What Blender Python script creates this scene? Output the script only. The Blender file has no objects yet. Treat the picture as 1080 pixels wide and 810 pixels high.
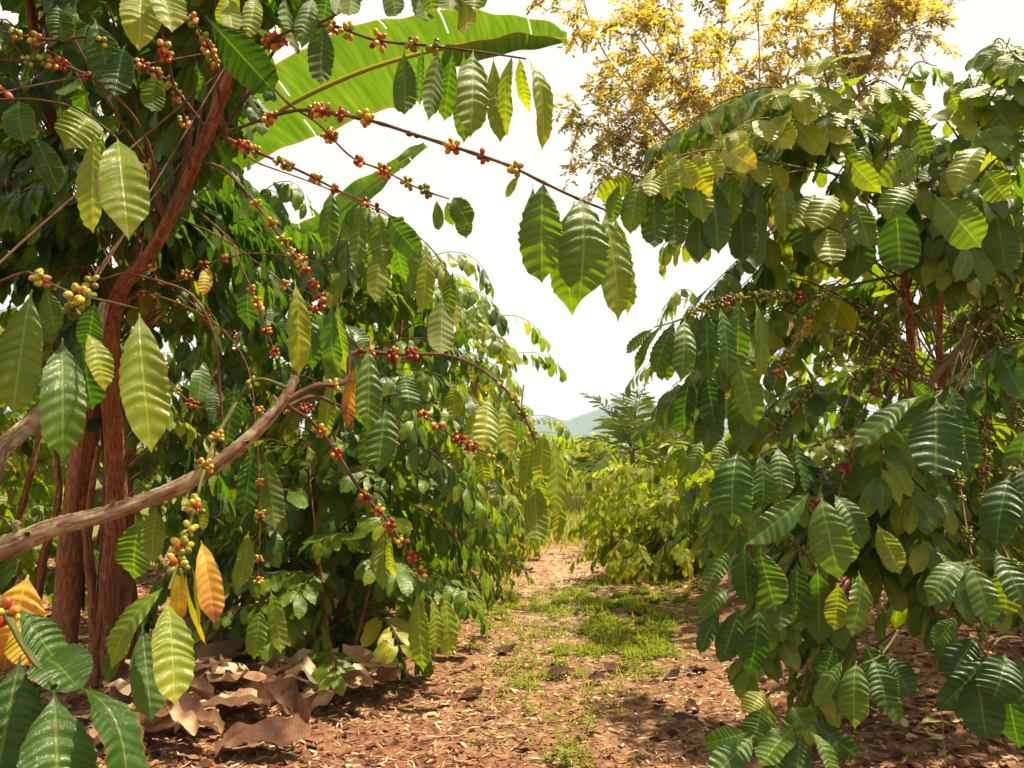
import bpy, math, random
import numpy as np
from mathutils import Vector

random.seed(7)
rng = np.random.default_rng(11)
S = bpy.context.scene
COL = S.collection
PI = math.pi

# ------------------------------------------------------------------ camera
FPX, CAMH, PITCH = 850.0, 1.35, math.atan(70 / 850.0)
cam_d = bpy.data.cameras.new('camera')
cam = bpy.data.objects.new('camera', cam_d); COL.objects.link(cam)
cam.location = (0, 0, CAMH); cam.rotation_euler = (PI / 2 + PITCH, 0, 0)
cam_d.sensor_width = 36.0; cam_d.lens = 36.0 * FPX / 1080.0
cam_d.clip_start = 0.05; cam_d.clip_end = 6000
cam_d.dof.use_dof = True; cam_d.dof.focus_distance = 2.1; cam_d.dof.aperture_fstop = 18.0
S.camera = cam
CP, SP = math.cos(PITCH), math.sin(PITCH)

def P(px, py, d):
    """a point of the place: d metres in front of the camera, seen at that spot of the photograph"""
    x = (px - 540) / FPX * d; v = -(py - 405) / FPX * d
    return np.array([x, CP * d - SP * v, CAMH + SP * d + CP * v])

def G(px, py):
    """a point of flat ground"""
    a = P(px, py, 1.0); t = CAMH / (CAMH - a[2])
    return np.array([a[0] * t, a[1] * t, 0.0])

def nrm(v):
    v = np.asarray(v, float)
    return v / (np.linalg.norm(v, axis=-1, keepdims=True) + 1e-12)

# ------------------------------------------------------------------ mesh accumulator
class Acc:
    def __init__(s):
        s.v = []; s.q = []; s.lf = []; s.age = []; s.m = []; s.n = 0
    def add(s, v, q, lf, age, m):
        s.v.append(v); s.q.append(q + s.n); s.lf.append(lf); s.age.append(age)
        s.m.append(np.full(len(q), m, np.int32)); s.n += len(v)
    def build(s, name, mats, parent=None, origin=(0, 0, 0), loc=None, smooth=True):
        o0 = np.asarray(origin, float)
        v = np.concatenate(s.v) - o0; q = np.concatenate(s.q)
        me = bpy.data.meshes.new(name)
        me.vertices.add(len(v)); me.vertices.foreach_set('co', v.astype(np.float32).ravel())
        me.loops.add(q.size); me.loops.foreach_set('vertex_index', q.astype(np.int32).ravel())
        me.polygons.add(len(q))
        me.polygons.foreach_set('loop_start', np.arange(0, q.size, 4, dtype=np.int32))
        me.polygons.foreach_set('loop_total', np.full(len(q), 4, np.int32))
        for m in mats: me.materials.append(m)
        me.polygons.foreach_set('material_index', np.concatenate(s.m))
        me.polygons.foreach_set('use_smooth', np.full(len(q), smooth))
        a = me.attributes.new('lf', 'FLOAT_VECTOR', 'POINT')
        a.data.foreach_set('vector', np.concatenate(s.lf).astype(np.float32).ravel())
        a = me.attributes.new('age', 'FLOAT', 'POINT')
        a.data.foreach_set('value', np.concatenate(s.age).astype(np.float32))
        me.update(calc_edges=True)
        ob = bpy.data.objects.new(name, me); COL.objects.link(ob)
        if parent is not None: ob.parent = parent
        if loc is not None: ob.location = loc
        return ob

def tag(o, label=None, cat=None, group=None, kind=None):
    if label: o['label'] = label
    if cat: o['category'] = cat
    if group: o['group'] = group
    if kind: o['kind'] = kind
    return o

def thing(name, label, cat, loc, group=None):
    o = bpy.data.objects.new(name, None); COL.objects.link(o)
    o.location = tuple(float(a) for a in loc); o.empty_display_size = .1
    return tag(o, label, cat, group)

# ------------------------------------------------------------------ shapes
def spline(pts, n):
    """Catmull-Rom through pts"""
    p = np.asarray(pts, float)
    if len(p) == 2: return p[0] + (p[1] - p[0]) * np.linspace(0, 1, n)[:, None]
    p = np.vstack([2 * p[0] - p[1], p, 2 * p[-1] - p[-2]])
    k = len(p) - 3; t = np.linspace(0, k, n); i = np.minimum(t.astype(int), k - 1); f = (t - i)[:, None]
    a, b, c, d = p[i], p[i + 1], p[i + 2], p[i + 3]
    return .5 * (2 * b + (c - a) * f + (2 * a - 5 * b + 4 * c - d) * f ** 2 + (3 * b - a - 3 * c + d) * f ** 3)

def tube(acc, pts, r0, r1, sides=6, mat=1, rough=0.0, age=0.0, knots=0.0, radii=None):
    pts = np.asarray(pts, float); n = len(pts)
    t = nrm(np.gradient(pts, axis=0))
    ref = np.array([0.13, 0.21, 1.0]) if abs(t[0, 2]) < .9 else np.array([1.0, .1, .05])
    u = nrm(np.cross(t[0], ref)); U = []
    for i in range(n):
        u = nrm(u - t[i] * np.dot(u, t[i])); U.append(u)
    U = np.array(U); W = np.cross(t, U)
    r = np.linspace(r0, r1, n) if radii is None else np.asarray(radii)
    s = np.concatenate([[0], np.cumsum(np.linalg.norm(np.diff(pts, axis=0), axis=1))])
    a = np.linspace(0, 2 * PI, sides, endpoint=False)
    R = np.repeat(r[:, None], sides, 1)
    if rough:
        ph = rng.uniform(0, 6.28, 8)
        A, SS = np.meshgrid(a, s)
        L = max(r0, .004)
        R = R * (1 + rough * (np.sin(3 * A + ph[0] + SS / L * .07) * .5 + np.sin(5 * A + ph[1] - SS / L * .05) * .35
                              + np.sin(2 * A + SS / L * .31 + ph[2]) * .35 + rng.normal(0, .3, R.shape)))
    if knots:
        for k in np.arange(.02, s[-1], knots):
            R = R * (1 + .35 * np.exp(-((s - k) / .006) ** 2))[:, None]
    V = pts[:, None, :] + R[:, :, None] * (np.cos(a)[None, :, None] * U[:, None, :] + np.sin(a)[None, :, None] * W[:, None, :])
    lf = np.stack([np.cos(a)[None, :] * r[:, None], np.sin(a)[None, :] * r[:, None], np.repeat(s[:, None], sides, 1)], -1)
    i = np.arange(n - 1)[:, None] * sides; j = np.arange(sides)[None, :]; j2 = (j + 1) % sides
    q = np.stack([i + j, i + j2, i + sides + j2, i + sides + j], -1).reshape(-1, 4)
    acc.add(V.reshape(-1, 3), q, lf.reshape(-1, 3), np.full(n * sides, age), mat)

NV = 10
PU = [0, .055, .10, .165, .26, .38, .5, .62, .73, .82, .885, .93, .965, 1]
PW = [.035, .045, .40, .68, .88, .98, 1, .97, .87, .68, .44, .22, .09, .01]
def template(sub, nc):
    rows = NV * sub
    u0 = np.linspace(0, 1, rows + 1); v = np.linspace(-1, 1, nc + 1)
    UU, VV = np.meshgrid(u0, v, indexing='ij')
    i = np.arange(rows)[:, None] * (nc + 1); j = np.arange(nc)[None, :]
    q = np.stack([i + j, i + j + 1, i + nc + 1 + j + 1, i + nc + 1 + j], -1).reshape(-1, 4)
    return UU.ravel(), VV.ravel(), q
TPL = {'hi': template(4, 8), 'mid': template(2, 4), 'low': None}
_u = np.linspace(0, 1, 6); _UU, _VV = np.meshgrid(_u, [-1, 0, 1], indexing='ij')
_i = np.arange(5)[:, None] * 3; _j = np.arange(2)[None, :]
TPL['low'] = (_UU.ravel(), _VV.ravel(), np.stack([_i + _j, _i + _j + 1, _i + 3 + _j + 1, _i + 3 + _j], -1).reshape(-1, 4))
_u = np.linspace(0, 1, 4); _UU, _VV = np.meshgrid(_u, [-1, 0, 1], indexing='ij')
_i = np.arange(3)[:, None] * 3
TPL['tiny'] = (_UU.ravel(), _VV.ravel(), np.stack([_i + _j, _i + _j + 1, _i + 3 + _j + 1, _i + 3 + _j], -1).reshape(-1, 4))

class Leaves:
    def __init__(s): s.L = []
    def add(s, base, d, nr, length, width, bend=.5, fold=.2, age=.3, corr=1.0, twist=0.0):
        s.L.append((*base, *d, *nr, length, width, bend, fold, age, corr, twist, random.random()))
    def emit(s, acc, res, mat=0):
        if not s.L: return
        a = np.array(s.L, float); n = len(a)
        B = a[:, 0:3]; D = nrm(a[:, 3:6]); N = a[:, 6:9]
        N = nrm(N - D * np.sum(N * D, 1, keepdims=True)); X = np.cross(D, N)
        Ln, Wd, bend, fold, age, corr, twist, rd = [a[:, k][:, None] for k in range(9, 17)]
        u, v, q = TPL[res]; u = u[None, :]; v = v[None, :]; av = np.abs(v)
        w = np.interp(u, PU, PW)
        kk = 6.28 * rd
        along = u + (.03 * av + .105 * av ** 2) * np.minimum(1, w * 1.3) * (1 - .75 * u)
        along = along + (.020 * np.sin(u * 8 + kk) + .012 * np.sin(u * 17 + kk * 2.3) + .016 * np.sign(v) * np.sin(u * 5 + kk * 1.7) * np.minimum(av * 3, 1)) * np.interp(u, [0, .1, .85, 1], [0, 1, 1, 0])
        ph = 2 * PI * NV * u
        c = -np.cos(ph) if res in ('hi', 'mid') else 0 * ph
        if res == 'mid': c = c * .8
        half = Wd * .5
        lat = v * w * half * (1 + (.035 if res == 'hi' else .018) * corr * c * av ** 2)
        h = corr * half * .082 * c * av ** .55 * (w ** .5) * np.interp(u, [0, .08, .9, 1], [0, 1, 1, 0])
        h = h + fold * av * w * half - .55 * np.abs(fold) * av ** 2 * w * half
        k1 = 6.28 * rd
        h = h + Wd * .055 * av * w * np.sin(2 * PI * u * (1.3 + rd) + k1 + np.sign(v) * 1.4)
        # curved midrib, chord along D
        th = bend * (along - .42); 
        us = np.linspace(0, 1.15, 24); ths = bend * (us[None, :] - .42) + .18 * np.sin(us[None, :] * 5 + k1) * np.minimum(np.abs(bend), .8)
        cx = np.concatenate([np.zeros((n, 1)), np.cumsum(np.cos(ths), 1)[:, :-1] * (us[1] - us[0])], 1)
        cz = np.concatenate([np.zeros((n, 1)), np.cumsum(-np.sin(ths), 1)[:, :-1] * (us[1] - us[0])], 1)
        al = np.clip(along / us[1], 0, 22.999) + np.zeros((n, 1)); i0 = al.astype(int); f = al - i0
        ri = np.arange(n)[:, None]
        mx = (cx[ri, i0] * (1 - f) + cx[ri, i0 + 1] * f) * Ln
        mz = (cz[ri, i0] * (1 - f) + cz[ri, i0 + 1] * f) * Ln
        tw = twist * (u - .2)
        lx = lat * np.cos(tw) - h * np.sin(tw); lz = lat * np.sin(tw) + h * np.cos(tw)
        px = mx + lz * np.sin(th); pz = mz + lz * np.cos(th)
        V = B[:, None, :] + px[..., None] * D[:, None, :] + lx[..., None] * X[:, None, :] + pz[..., None] * N[:, None, :]
        m = u.shape[1]
        lf = np.stack([v + 0 * rd, u + 0 * rd, rd + 0 * u], -1)
        Q = (q[None] + (np.arange(n) * m)[:, None, None]).reshape(-1, 4)
        acc.add(V.reshape(-1, 3), Q, lf.reshape(-1, 3), np.repeat(age[:, 0], m), mat)

# unit ball of quads
def cube_ball(n=3):
    V = []; Q = []; c = 0
    g = np.tan(np.linspace(-PI / 4, PI / 4, n + 1))
    for ax in range(3):
        for sg in (-1, 1):
            A, Bb = np.meshgrid(g, g, indexing='ij'); C = np.full_like(A, sg)
            p = [None] * 3; p[ax] = C; p[(ax + 1) % 3] = A if sg > 0 else Bb; p[(ax + 2) % 3] = Bb if sg > 0 else A
            V.append(nrm(np.stack([k.ravel() for k in p], -1)))
            i = np.arange(n)[:, None] * (n + 1); j = np.arange(n)[None, :]
            Q.append(np.stack([i + j, i + n + 1 + j, i + n + 1 + j + 1, i + j + 1], -1).reshape(-1, 4) + c); c += (n + 1) ** 2
    return np.concatenate(V), np.concatenate(Q)
BALL = cube_ball(3)
BALL2 = cube_ball(2)

def berries(acc, node, tan, n, r, ripe, spread=.15, mat=0, ball=BALL):
    tan = nrm(tan); ref = nrm(np.cross(tan, [.3, .2, 1])); ref2 = np.cross(tan, ref)
    V0, Q0 = ball
    done = []
    for k in range(n):
        for _ in range(14):
            a = random.uniform(0, 2 * PI); ax = random.uniform(-1, 1)
            rad = r * (1.15 + .45 * random.random() + (.75 if n > 9 and random.random() < .4 else 0))
            dv = ref * math.cos(a) + ref2 * math.sin(a)
            c = node + dv * rad + tan * ax * r * (1.0 + .07 * n)
            if all(np.linalg.norm(c - e) > r * 1.55 for e in done): break
        else: continue
        done.append(c)
        d = nrm(dv + tan * ax * .5); e1 = nrm(np.cross(d, [.2, .5, .9])); e2 = np.cross(d, e1)
        rr = r * random.uniform(.82, 1.12)
        loc = V0.copy(); z = loc[:, 2]
        loc = loc * np.array([.90, .90, 1.20])
        w = (1 - .12 * np.clip(z - .8, 0, 1) * 5)
        V = c + rr * (loc[:, :1] * e1 * w[:, None] + loc[:, 1:2] * e2 * w[:, None] + loc[:, 2:] * d)
        ag = min(1, max(0, random.gauss(ripe, spread)))
        lf = np.stack([V0[:, 0], V0[:, 1], z], -1)
        acc.add(V, Q0, lf, np.full(len(V0), ag), mat)

# ------------------------------------------------------------------ materials
def newmat(name):
    m = bpy.data.materials.new(name); m.use_nodes = True
    nt = m.node_tree; nt.nodes.clear()
    return m, nt
class NT:
    def __init__(s, nt): s.t = nt
    def n(s, typ, **k):
        x = s.t.nodes.new(typ)
        for a, b in k.items():
            if a == 'ins':
                for i, val in b.items():
                    if hasattr(val, 'links'): s.t.links.new(val, x.inputs[i])
                    else: x.inputs[i].default_value = val
            else: setattr(x, a, b)
        return x
    def math(s, op, a, b=None, c=None, clamp=False):
        i = {0: a}
        if b is not None: i[1] = b
        if c is not None: i[2] = c
        return s.n('ShaderNodeMath', operation=op, use_clamp=clamp, ins=i).outputs[0]
    def ramp(s, fac, stops, interp='LINEAR'):
        r = s.n('ShaderNodeValToRGB', ins={0: fac}); e = r.color_ramp; e.interpolation = interp
        while len(e.elements) > 1: e.elements.remove(e.elements[-1])
        e.elements[0].position = stops[0][0]; e.elements[0].color = (*stops[0][1], 1)
        for p, c in stops[1:]:
            k = e.elements.new(p); k.color = (*c, 1)
        return r.outputs[0]
    def mix(s, fac, a, b, blend='MIX'):
        x = s.n('ShaderNodeMix', data_type='RGBA', blend_type=blend)
        for i, val in ((0, fac), (6, a), (7, b)):
            if hasattr(val, 'links'): s.t.links.new(val, x.inputs[i])
            else: x.inputs[i].default_value = val if i == 0 else (*val, 1)
        return x.outputs[2]
    def out(s, sh):
        o = s.n('ShaderNodeOutputMaterial'); s.t.links.new(sh, o.inputs[0])

LEAF_RAMP = [(0, (.012, .036, .004)), (.2, (.030, .080, .006)), (.4, (.085, .145, .008)), (.55, (.165, .205, .010)),
             (.7, (.28, .26, .022)), (.82, (.46, .27, .03)), (.92, (.34, .13, .03)), (1, (.13, .055, .025))]
def leaf_material(name, ramp, transl=.40, rough=.34, veins=1.0, tint=(1.5, 1.25, .55), spec=.36):
    m, t = newmat(name); N = NT(t)
    lf = N.n('ShaderNodeAttribute', attribute_name='lf'); ag = N.n('ShaderNodeAttribute', attribute_name='age')
    sx = N.n('ShaderNodeSeparateXYZ', ins={0: lf.outputs['Vector']})
    v, u, rd = sx.outputs[0], sx.outputs[1], sx.outputs[2]
    av = N.math('ABSOLUTE', v)
    geo = N.n('ShaderNodeNewGeometry')
    tc = N.n('ShaderNodeTexCoord')
    nz = N.n('ShaderNodeTexNoise', ins={'Vector': tc.outputs['Object'], 'Scale': 22.0, 'Detail': 3.0, 'Roughness': .6})
    n1 = N.math('SUBTRACT', nz.outputs[0], .5)
    # yellowing toward tip, mottling and per-leaf shift
    a = N.math('ADD', ag.outputs['Fac'], N.math('MULTIPLY', n1, .22))
    a = N.math('ADD', a, N.math('MULTIPLY', N.math('SUBTRACT', rd, .5), .10))
    tip = N.math('MULTIPLY', N.math('POWER', u, 3.0), N.math('MULTIPLY', ag.outputs['Fac'], .28))
    a = N.math('ADD', a, tip, clamp=True)
    col = N.ramp(a, ramp)
    # veins
    mid = N.n('ShaderNodeMapRange', interpolation_type='SMOOTHSTEP', ins={0: av, 1: .025, 2: .075, 3: 1.0, 4: 0.0}).outputs[0]
    fr = N.math('FRACT', N.math('ADD', N.math('MULTIPLY', u, float(NV)), .5))
    dv = N.math('ABSOLUTE', N.math('SUBTRACT', fr, .5))
    ve = N.n('ShaderNodeMapRange', interpolation_type='SMOOTHSTEP', ins={0: dv, 1: .02, 2: .11, 3: 1.0, 4: 0.0}).outputs[0]
    ve = N.math('MULTIPLY', ve, N.math('SUBTRACT', 1.0, N.math('MULTIPLY', av, .75)))
    lite = N.mix(1.0, col, (2.3, 1.9, 1.7), 'MULTIPLY')
    lite = N.mix(.35, lite, (.22, .27, .06))
    vm = N.math('MAXIMUM', N.math('MULTIPLY', mid, .62 * veins), N.math('MULTIPLY', ve, .10 * veins))
    col = N.mix(vm, col, lite)
    # blemishes: brown spots of their own
    sp = N.n('ShaderNodeTexNoise', ins={'Vector': tc.outputs['Object'], 'Scale': 75.0, 'Detail': 2.0})
    spm = N.n('ShaderNodeMapRange', ins={0: sp.outputs[0], 1: .66, 2: .76, 3: 0.0, 4: .75}).outputs[0]
    col = N.mix(spm, col, (.10, .055, .02))
    # brown scorched margins on some leaves
    eg = N.n('ShaderNodeMapRange', ins={0: N.math('ADD', av, N.math('MULTIPLY', n1, .9)), 1: .93, 2: 1.08, 3: 0., 4: .9}).outputs[0]
    col = N.mix(N.math('MULTIPLY', eg, N.math('GREATER_THAN', N.math('FRACT', N.math('MULTIPLY', rd, 7.3)), .62)), col, (.16, .085, .03))
    # paler matte underside
    under = N.mix(.45, col, (.10, .125, .030))
    bcol = N.mix(geo.outputs['Backfacing'], col, under)
    bh = N.math('ADD', N.math('MULTIPLY', vm, -.45), N.math('MULTIPLY', sp.outputs[0], .35))
    vo = N.n('ShaderNodeTexVoronoi', feature='DISTANCE_TO_EDGE', ins={'Vector': N.n('ShaderNodeCombineXYZ', ins={0: N.math('MULTIPLY', v, .5), 1: u, 2: rd}).outputs[0], 'Scale': 38.})
    bh = N.math('ADD', bh, N.math('MULTIPLY', N.math('MINIMUM', vo.outputs['Distance'], .12), .6))
    bh = N.math('ADD', bh, N.math('MULTIPLY', N.math('COSINE', N.math('MULTIPLY', u, 2 * PI * NV)), -.10))
    bp = N.n('ShaderNodeBump', ins={'Strength': .5, 'Distance': .004, 'Height': bh})
    rg = N.math('ADD', N.math('MULTIPLY', geo.outputs['Backfacing'], .25), N.math('ADD', rough - .1, N.math('MULTIPLY', nz.outputs[0], .22)))
    pb = N.n('ShaderNodeBsdfPrincipled', ins={'Base Color': bcol, 'Roughness': rg, 'Normal': bp.outputs[0], 'Specular IOR Level': spec})
    tcol = N.mix(1.0, col, tint, 'MULTIPLY')
    tr = N.n('ShaderNodeBsdfTranslucent', ins={'Color': tcol, 'Normal': bp.outputs[0]})
    mx = N.n('ShaderNodeMixShader', ins={0: transl, 1: pb.outputs[0], 2: tr.outputs[0]})
    N.out(mx.outputs[0])
    return m
M_LEAF = leaf_material('coffee_leaf', LEAF_RAMP, tint=(2.4, 2.5, .7))
M_YOUNG = leaf_material('young_coffee_leaf', LEAF_RAMP, rough=.55, transl=.50, veins=.6, tint=(2.3, 2.5, .7), spec=.18)
GOLD_RAMP = [(0, (.13, .14, .025)), (.5, (.32, .27, .045)), (1, (.47, .37, .09))]
M_GOLD = leaf_material('shade_tree_leaf', GOLD_RAMP, transl=.60, rough=.55, veins=.3, tint=(1.9, 1.6, .8), spec=.2)
PALM_RAMP = [(0, (.06, .13, .014)), (.5, (.15, .24, .025)), (1, (.26, .30, .05))]
M_PALM = leaf_material('palm_leaf', PALM_RAMP, transl=.3, rough=.5, veins=.2, tint=(2.4, 2.0, .8), spec=.25)
GRASS_RAMP = [(0, (.07, .14, .008)), (.5, (.17, .25, .014)), (1, (.34, .31, .06))]
M_GRASS = leaf_material('grass_blade', GRASS_RAMP, transl=.42, rough=.6, veins=.2, tint=(2.4, 2.0, .7), spec=.12)

def bark_material(name, c0, c1, c2, lichen=0.0, scale=1.0, lichcol=(.42, .36, .24)):
    m, t = newmat(name); N = NT(t)
    lf = N.n('ShaderNodeAttribute', attribute_name='lf')
    mp = N.n('ShaderNodeMapping', ins={0: lf.outputs['Vector'], 3: (60 * scale, 60 * scale, 5 * scale)})
    n1 = N.n('ShaderNodeTexNoise', ins={'Vector': mp.outputs[0], 'Scale': 2.2, 'Detail': 7.0, 'Roughness': .68})
    mp2 = N.n('ShaderNodeMapping', ins={0: lf.outputs['Vector'], 3: (30, 30, 14)})
    n2 = N.n('ShaderNodeTexNoise', ins={'Vector': mp2.outputs[0], 'Scale': 1.6, 'Detail': 4.0})
    col = N.ramp(n1.outputs[0], [(.30, c0), (.48, c1), (.68, c2)])
    if lichen:
        lm = N.n('ShaderNodeMapRange', interpolation_type='SMOOTHSTEP', ins={0: n2.outputs[0], 1: .62 - lichen * .2, 2: .70 - lichen * .2 + .05, 3: 0., 4: .85}).outputs[0]
        col = N.mix(lm, col, lichcol)
    col = N.mix(N.n('ShaderNodeMapRange', ins={0: n2.outputs[0], 1: .36, 2: .5, 3: .35, 4: 0.}).outputs[0], col, c0)
    bp = N.n('ShaderNodeBump', ins={'Strength': 1.0, 'Distance': .014, 'Height': N.math('ADD', n1.outputs[0], n2.outputs[0])})
    pb = N.n('ShaderNodeBsdfPrincipled', ins={'Base Color': col, 'Roughness': .82, 'Normal': bp.outputs[0], 'Specular IOR Level': .25})
    N.out(pb.outputs[0]); return m
M_BARK = bark_material('red_brown_bark', (.05, .018, .010), (.26, .095, .046), (.44, .22, .12), lichen=.12, lichcol=(.40, .25, .15))
M_TWIG = bark_material('twig_bark', (.05, .022, .015), (.15, .065, .040), (.26, .15, .09), scale=2)
M_LICHEN = bark_material('pale_rough_bark', (.09, .045, .028), (.28, .165, .10), (.46, .32, .21), lichen=.6)
M_PALETWIG = bark_material('pale_twig_bark', (.16, .085, .06), (.32, .20, .145), (.46, .34, .26), scale=2)
M_GREENTWIG = bark_material('green_twig_bark', (.06, .07, .015), (.13, .14, .03), (.22, .20, .06), scale=2)
M_LIMB = bark_material('shade_tree_bark', (.20, .11, .06), (.36, .22, .13), (.50, .34, .22))

def berry_material():
    m, t = newmat('coffee_cherry'); N = NT(t)
    ag = N.n('ShaderNodeAttribute', attribute_name='age'); lf = N.n('ShaderNodeAttribute', attribute_name='lf')
    tc = N.n('ShaderNodeTexCoord')
    nz = N.n('ShaderNodeTexNoise', ins={'Vector': tc.outputs['Object'], 'Scale': 60., 'Detail': 3.})
    a = N.math('ADD', ag.outputs['Fac'], N.math('MULTIPLY', N.math('SUBTRACT', nz.outputs[0], .5), .3), clamp=True)
    col = N.ramp(a, [(0, (.055, .085, .012)), (.24, (.14, .16, .015)), (.40, (.36, .31, .04)), (.49, (.45, .27, .03)), (.57, (.42, .11, .025)), (.66, (.32, .032, .016)), (.82, (.19, .012, .010)), (1, (.09, .025, .018))])
    sz = N.n('ShaderNodeSeparateXYZ', ins={0: lf.outputs['Vector']})
    tip = N.n('ShaderNodeMapRange', ins={0: sz.outputs[2], 1: .93, 2: .99, 3: 0., 4: .8}).outputs[0]
    col = N.mix(tip, col, (.07, .035, .02))
    bp = N.n('ShaderNodeBump', ins={'Strength': .25, 'Distance': .002, 'Height': nz.outputs[0]})
    pb = N.n('ShaderNodeBsdfPrincipled', ins={'Base Color': col, 'Roughness': .40, 'Normal': bp.outputs[0], 'Specular IOR Level': .3})
    N.out(pb.outputs[0]); return m
M_BERRY = berry_material()

def litter_material(name, ramp, rough=.85, transl=.12):
    m, t = newmat(name); N = NT(t)
    ag = N.n('ShaderNodeAttribute', attribute_name='age'); tc = N.n('ShaderNodeTexCoord')
    lf = N.n('ShaderNodeAttribute', attribute_name='lf')
    nz = N.n('ShaderNodeTexNoise', ins={'Vector': tc.outputs['Object'], 'Scale': 30., 'Detail': 5., 'Roughness': .65})
    a = N.math('ADD', ag.outputs['Fac'], N.math('MULTIPLY', N.math('SUBTRACT', nz.outputs[0], .5), .35), clamp=True)
    col = N.ramp(a, ramp)
    sx = N.n('ShaderNodeSeparateXYZ', ins={0: lf.outputs['Vector']})
    st = N.math('SINE', N.math('MULTIPLY', sx.outputs[1], 170.))
    bp = N.n('ShaderNodeBump', ins={'Strength': .55, 'Distance': .004, 'Height': N.math('ADD', nz.outputs[0], N.math('MULTIPLY', st, .12))})
    pb = N.n('ShaderNodeBsdfPrincipled', ins={'Base Color': col, 'Roughness': rough, 'Normal': bp.outputs[0], 'Specular IOR Level': .25})
    tr = N.n('ShaderNodeBsdfTranslucent', ins={'Color': col})
    mx = N.n('ShaderNodeMixShader', ins={0: transl, 1: pb.outputs[0], 2: tr.outputs[0]})
    N.out(mx.outputs[0]); return m
M_LITTER = litter_material('dead_leaf', [(0, (.035, .014, .010)), (.3, (.12, .045, .026)), (.55, (.26, .125, .07)), (.78, (.46, .30, .17)), (1, (.66, .51, .33))])
M_DRYBAN = litter_material('dry_banana_leaf', [(0, (.07, .03, .018)), (.3, (.22, .115, .065)), (.55, (.40, .25, .15)), (.8, (.55, .40, .26)), (1, (.68, .55, .39))], transl=.2)

def banana_material():
    m, t = newmat('banana_leaf'); N = NT(t)
    lf = N.n('ShaderNodeAttribute', attribute_name='lf'); tc = N.n('ShaderNodeTexCoord')
    sx = N.n('ShaderNodeSeparateXYZ', ins={0: lf.outputs['Vector']})
    av = N.math('ABSOLUTE', sx.outputs[0])
    mid = N.n('ShaderNodeMapRange', interpolation_type='SMOOTHSTEP', ins={0: av, 1: .03, 2: .07, 3: 1., 4: 0.}).outputs[0]
    cb = N.n('ShaderNodeCombineXYZ', ins={0: N.math('MULTIPLY', sx.outputs[0], .6), 1: N.math('MULTIPLY', sx.outputs[1], 55.)})
    n1 = N.n('ShaderNodeTexNoise', ins={'Vector': cb.outputs[0], 'Scale': 1.6, 'Detail': 4.})
    col = N.ramp(n1.outputs[0], [(.25, (.050, .150, .012)), (.5, (.085, .215, .018)), (.75, (.15, .27, .03))])
    col = N.mix(N.math('MULTIPLY', mid, .8), col, (.32, .26, .06))
    edge = N.n('ShaderNodeMapRange', ins={0: N.math('ADD', av, N.math('MULTIPLY', n1.outputs[0], .12)), 1: .98, 2: 1.05, 3: 0., 4: .8}).outputs[0]
    col = N.mix(edge, col, (.25, .16, .05))
    bp = N.n('ShaderNodeBump', ins={'Strength': .4, 'Distance': .01, 'Height': n1.outputs[0]})
    pb = N.n('ShaderNodeBsdfPrincipled', ins={'Base Color': col, 'Roughness': .45, 'Normal': bp.outputs[0]})
    tr = N.n('ShaderNodeBsdfTranslucent', ins={'Color': N.mix(1., col, (2.2, 1.7, .8), 'MULTIPLY')})
    mx = N.n('ShaderNodeMixShader', ins={0: .26, 1: pb.outputs[0], 2: tr.outputs[0]})
    N.out(mx.outputs[0]); return m
M_BANANA = banana_material()

def ground_material():
    m, t = newmat('soil'); N = NT(t)
    tc = N.n('ShaderNodeTexCoord'); v = tc.outputs['Object']
    n1 = N.n('ShaderNodeTexNoise', ins={'Vector': v, 'Scale': 1.1, 'Detail': 6., 'Roughness': .6})
    n2 = N.n('ShaderNodeTexNoise', ins={'Vector': v, 'Scale': 26., 'Detail': 8., 'Roughness': .72})
    n3 = N.n('ShaderNodeTexNoise', ins={'Vector': v, 'Scale': 7., 'Detail': 6., 'Roughness': .7})
    col = N.ramp(n2.outputs[0], [(.30, (.055, .020, .011)), (.45, (.16, .065, .032)), (.60, (.30, .155, .08)), (.78, (.50, .34, .19))])
    c2 = N.ramp(n3.outputs[0], [(.35, (.055, .020, .012)), (.5, (.20, .09, .045)), (.68, (.44, .29, .16))])
    col = N.mix(.45, col, c2)
    ag = N.n('ShaderNodeAttribute', attribute_name='age')   # trodden pale sand along the path
    pm = N.math('MULTIPLY', ag.outputs['Fac'], N.n('ShaderNodeMapRange', ins={0: n3.outputs[0], 1: .35, 2: .6, 3: .25, 4: 1.}).outputs[0])
    col = N.mix(N.math('MULTIPLY', pm, .75), col, N.ramp(n2.outputs[0], [(.3, (.28, .17, .10)), (.7, (.60, .46, .31))]))
    lf = N.n('ShaderNodeAttribute', attribute_name='lf'); sx = N.n('ShaderNodeSeparateXYZ', ins={0: lf.outputs['Vector']})
    gm = N.math('MULTIPLY', sx.outputs[0], N.n('ShaderNodeMapRange', ins={0: n3.outputs[0], 1: .30, 2: .52, 3: .25, 4: 1.}).outputs[0])
    col = N.mix(N.math('MULTIPLY', gm, .9), col, N.ramp(n2.outputs[0], [(.3, (.05, .09, .012)), (.7, (.16, .20, .04))]))
    h = N.math('ADD', n2.outputs[0], N.math('MULTIPLY', n3.outputs[0], 1.5))
    bp = N.n('ShaderNodeBump', ins={'Strength': .8, 'Distance': .03, 'Height': h})
    pb = N.n('ShaderNodeBsdfPrincipled', ins={'Base Color': col, 'Roughness': .9, 'Normal': bp.outputs[0], 'Specular IOR Level': .2})
    N.out(pb.outputs[0]); return m
M_SOIL = ground_material()

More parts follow.
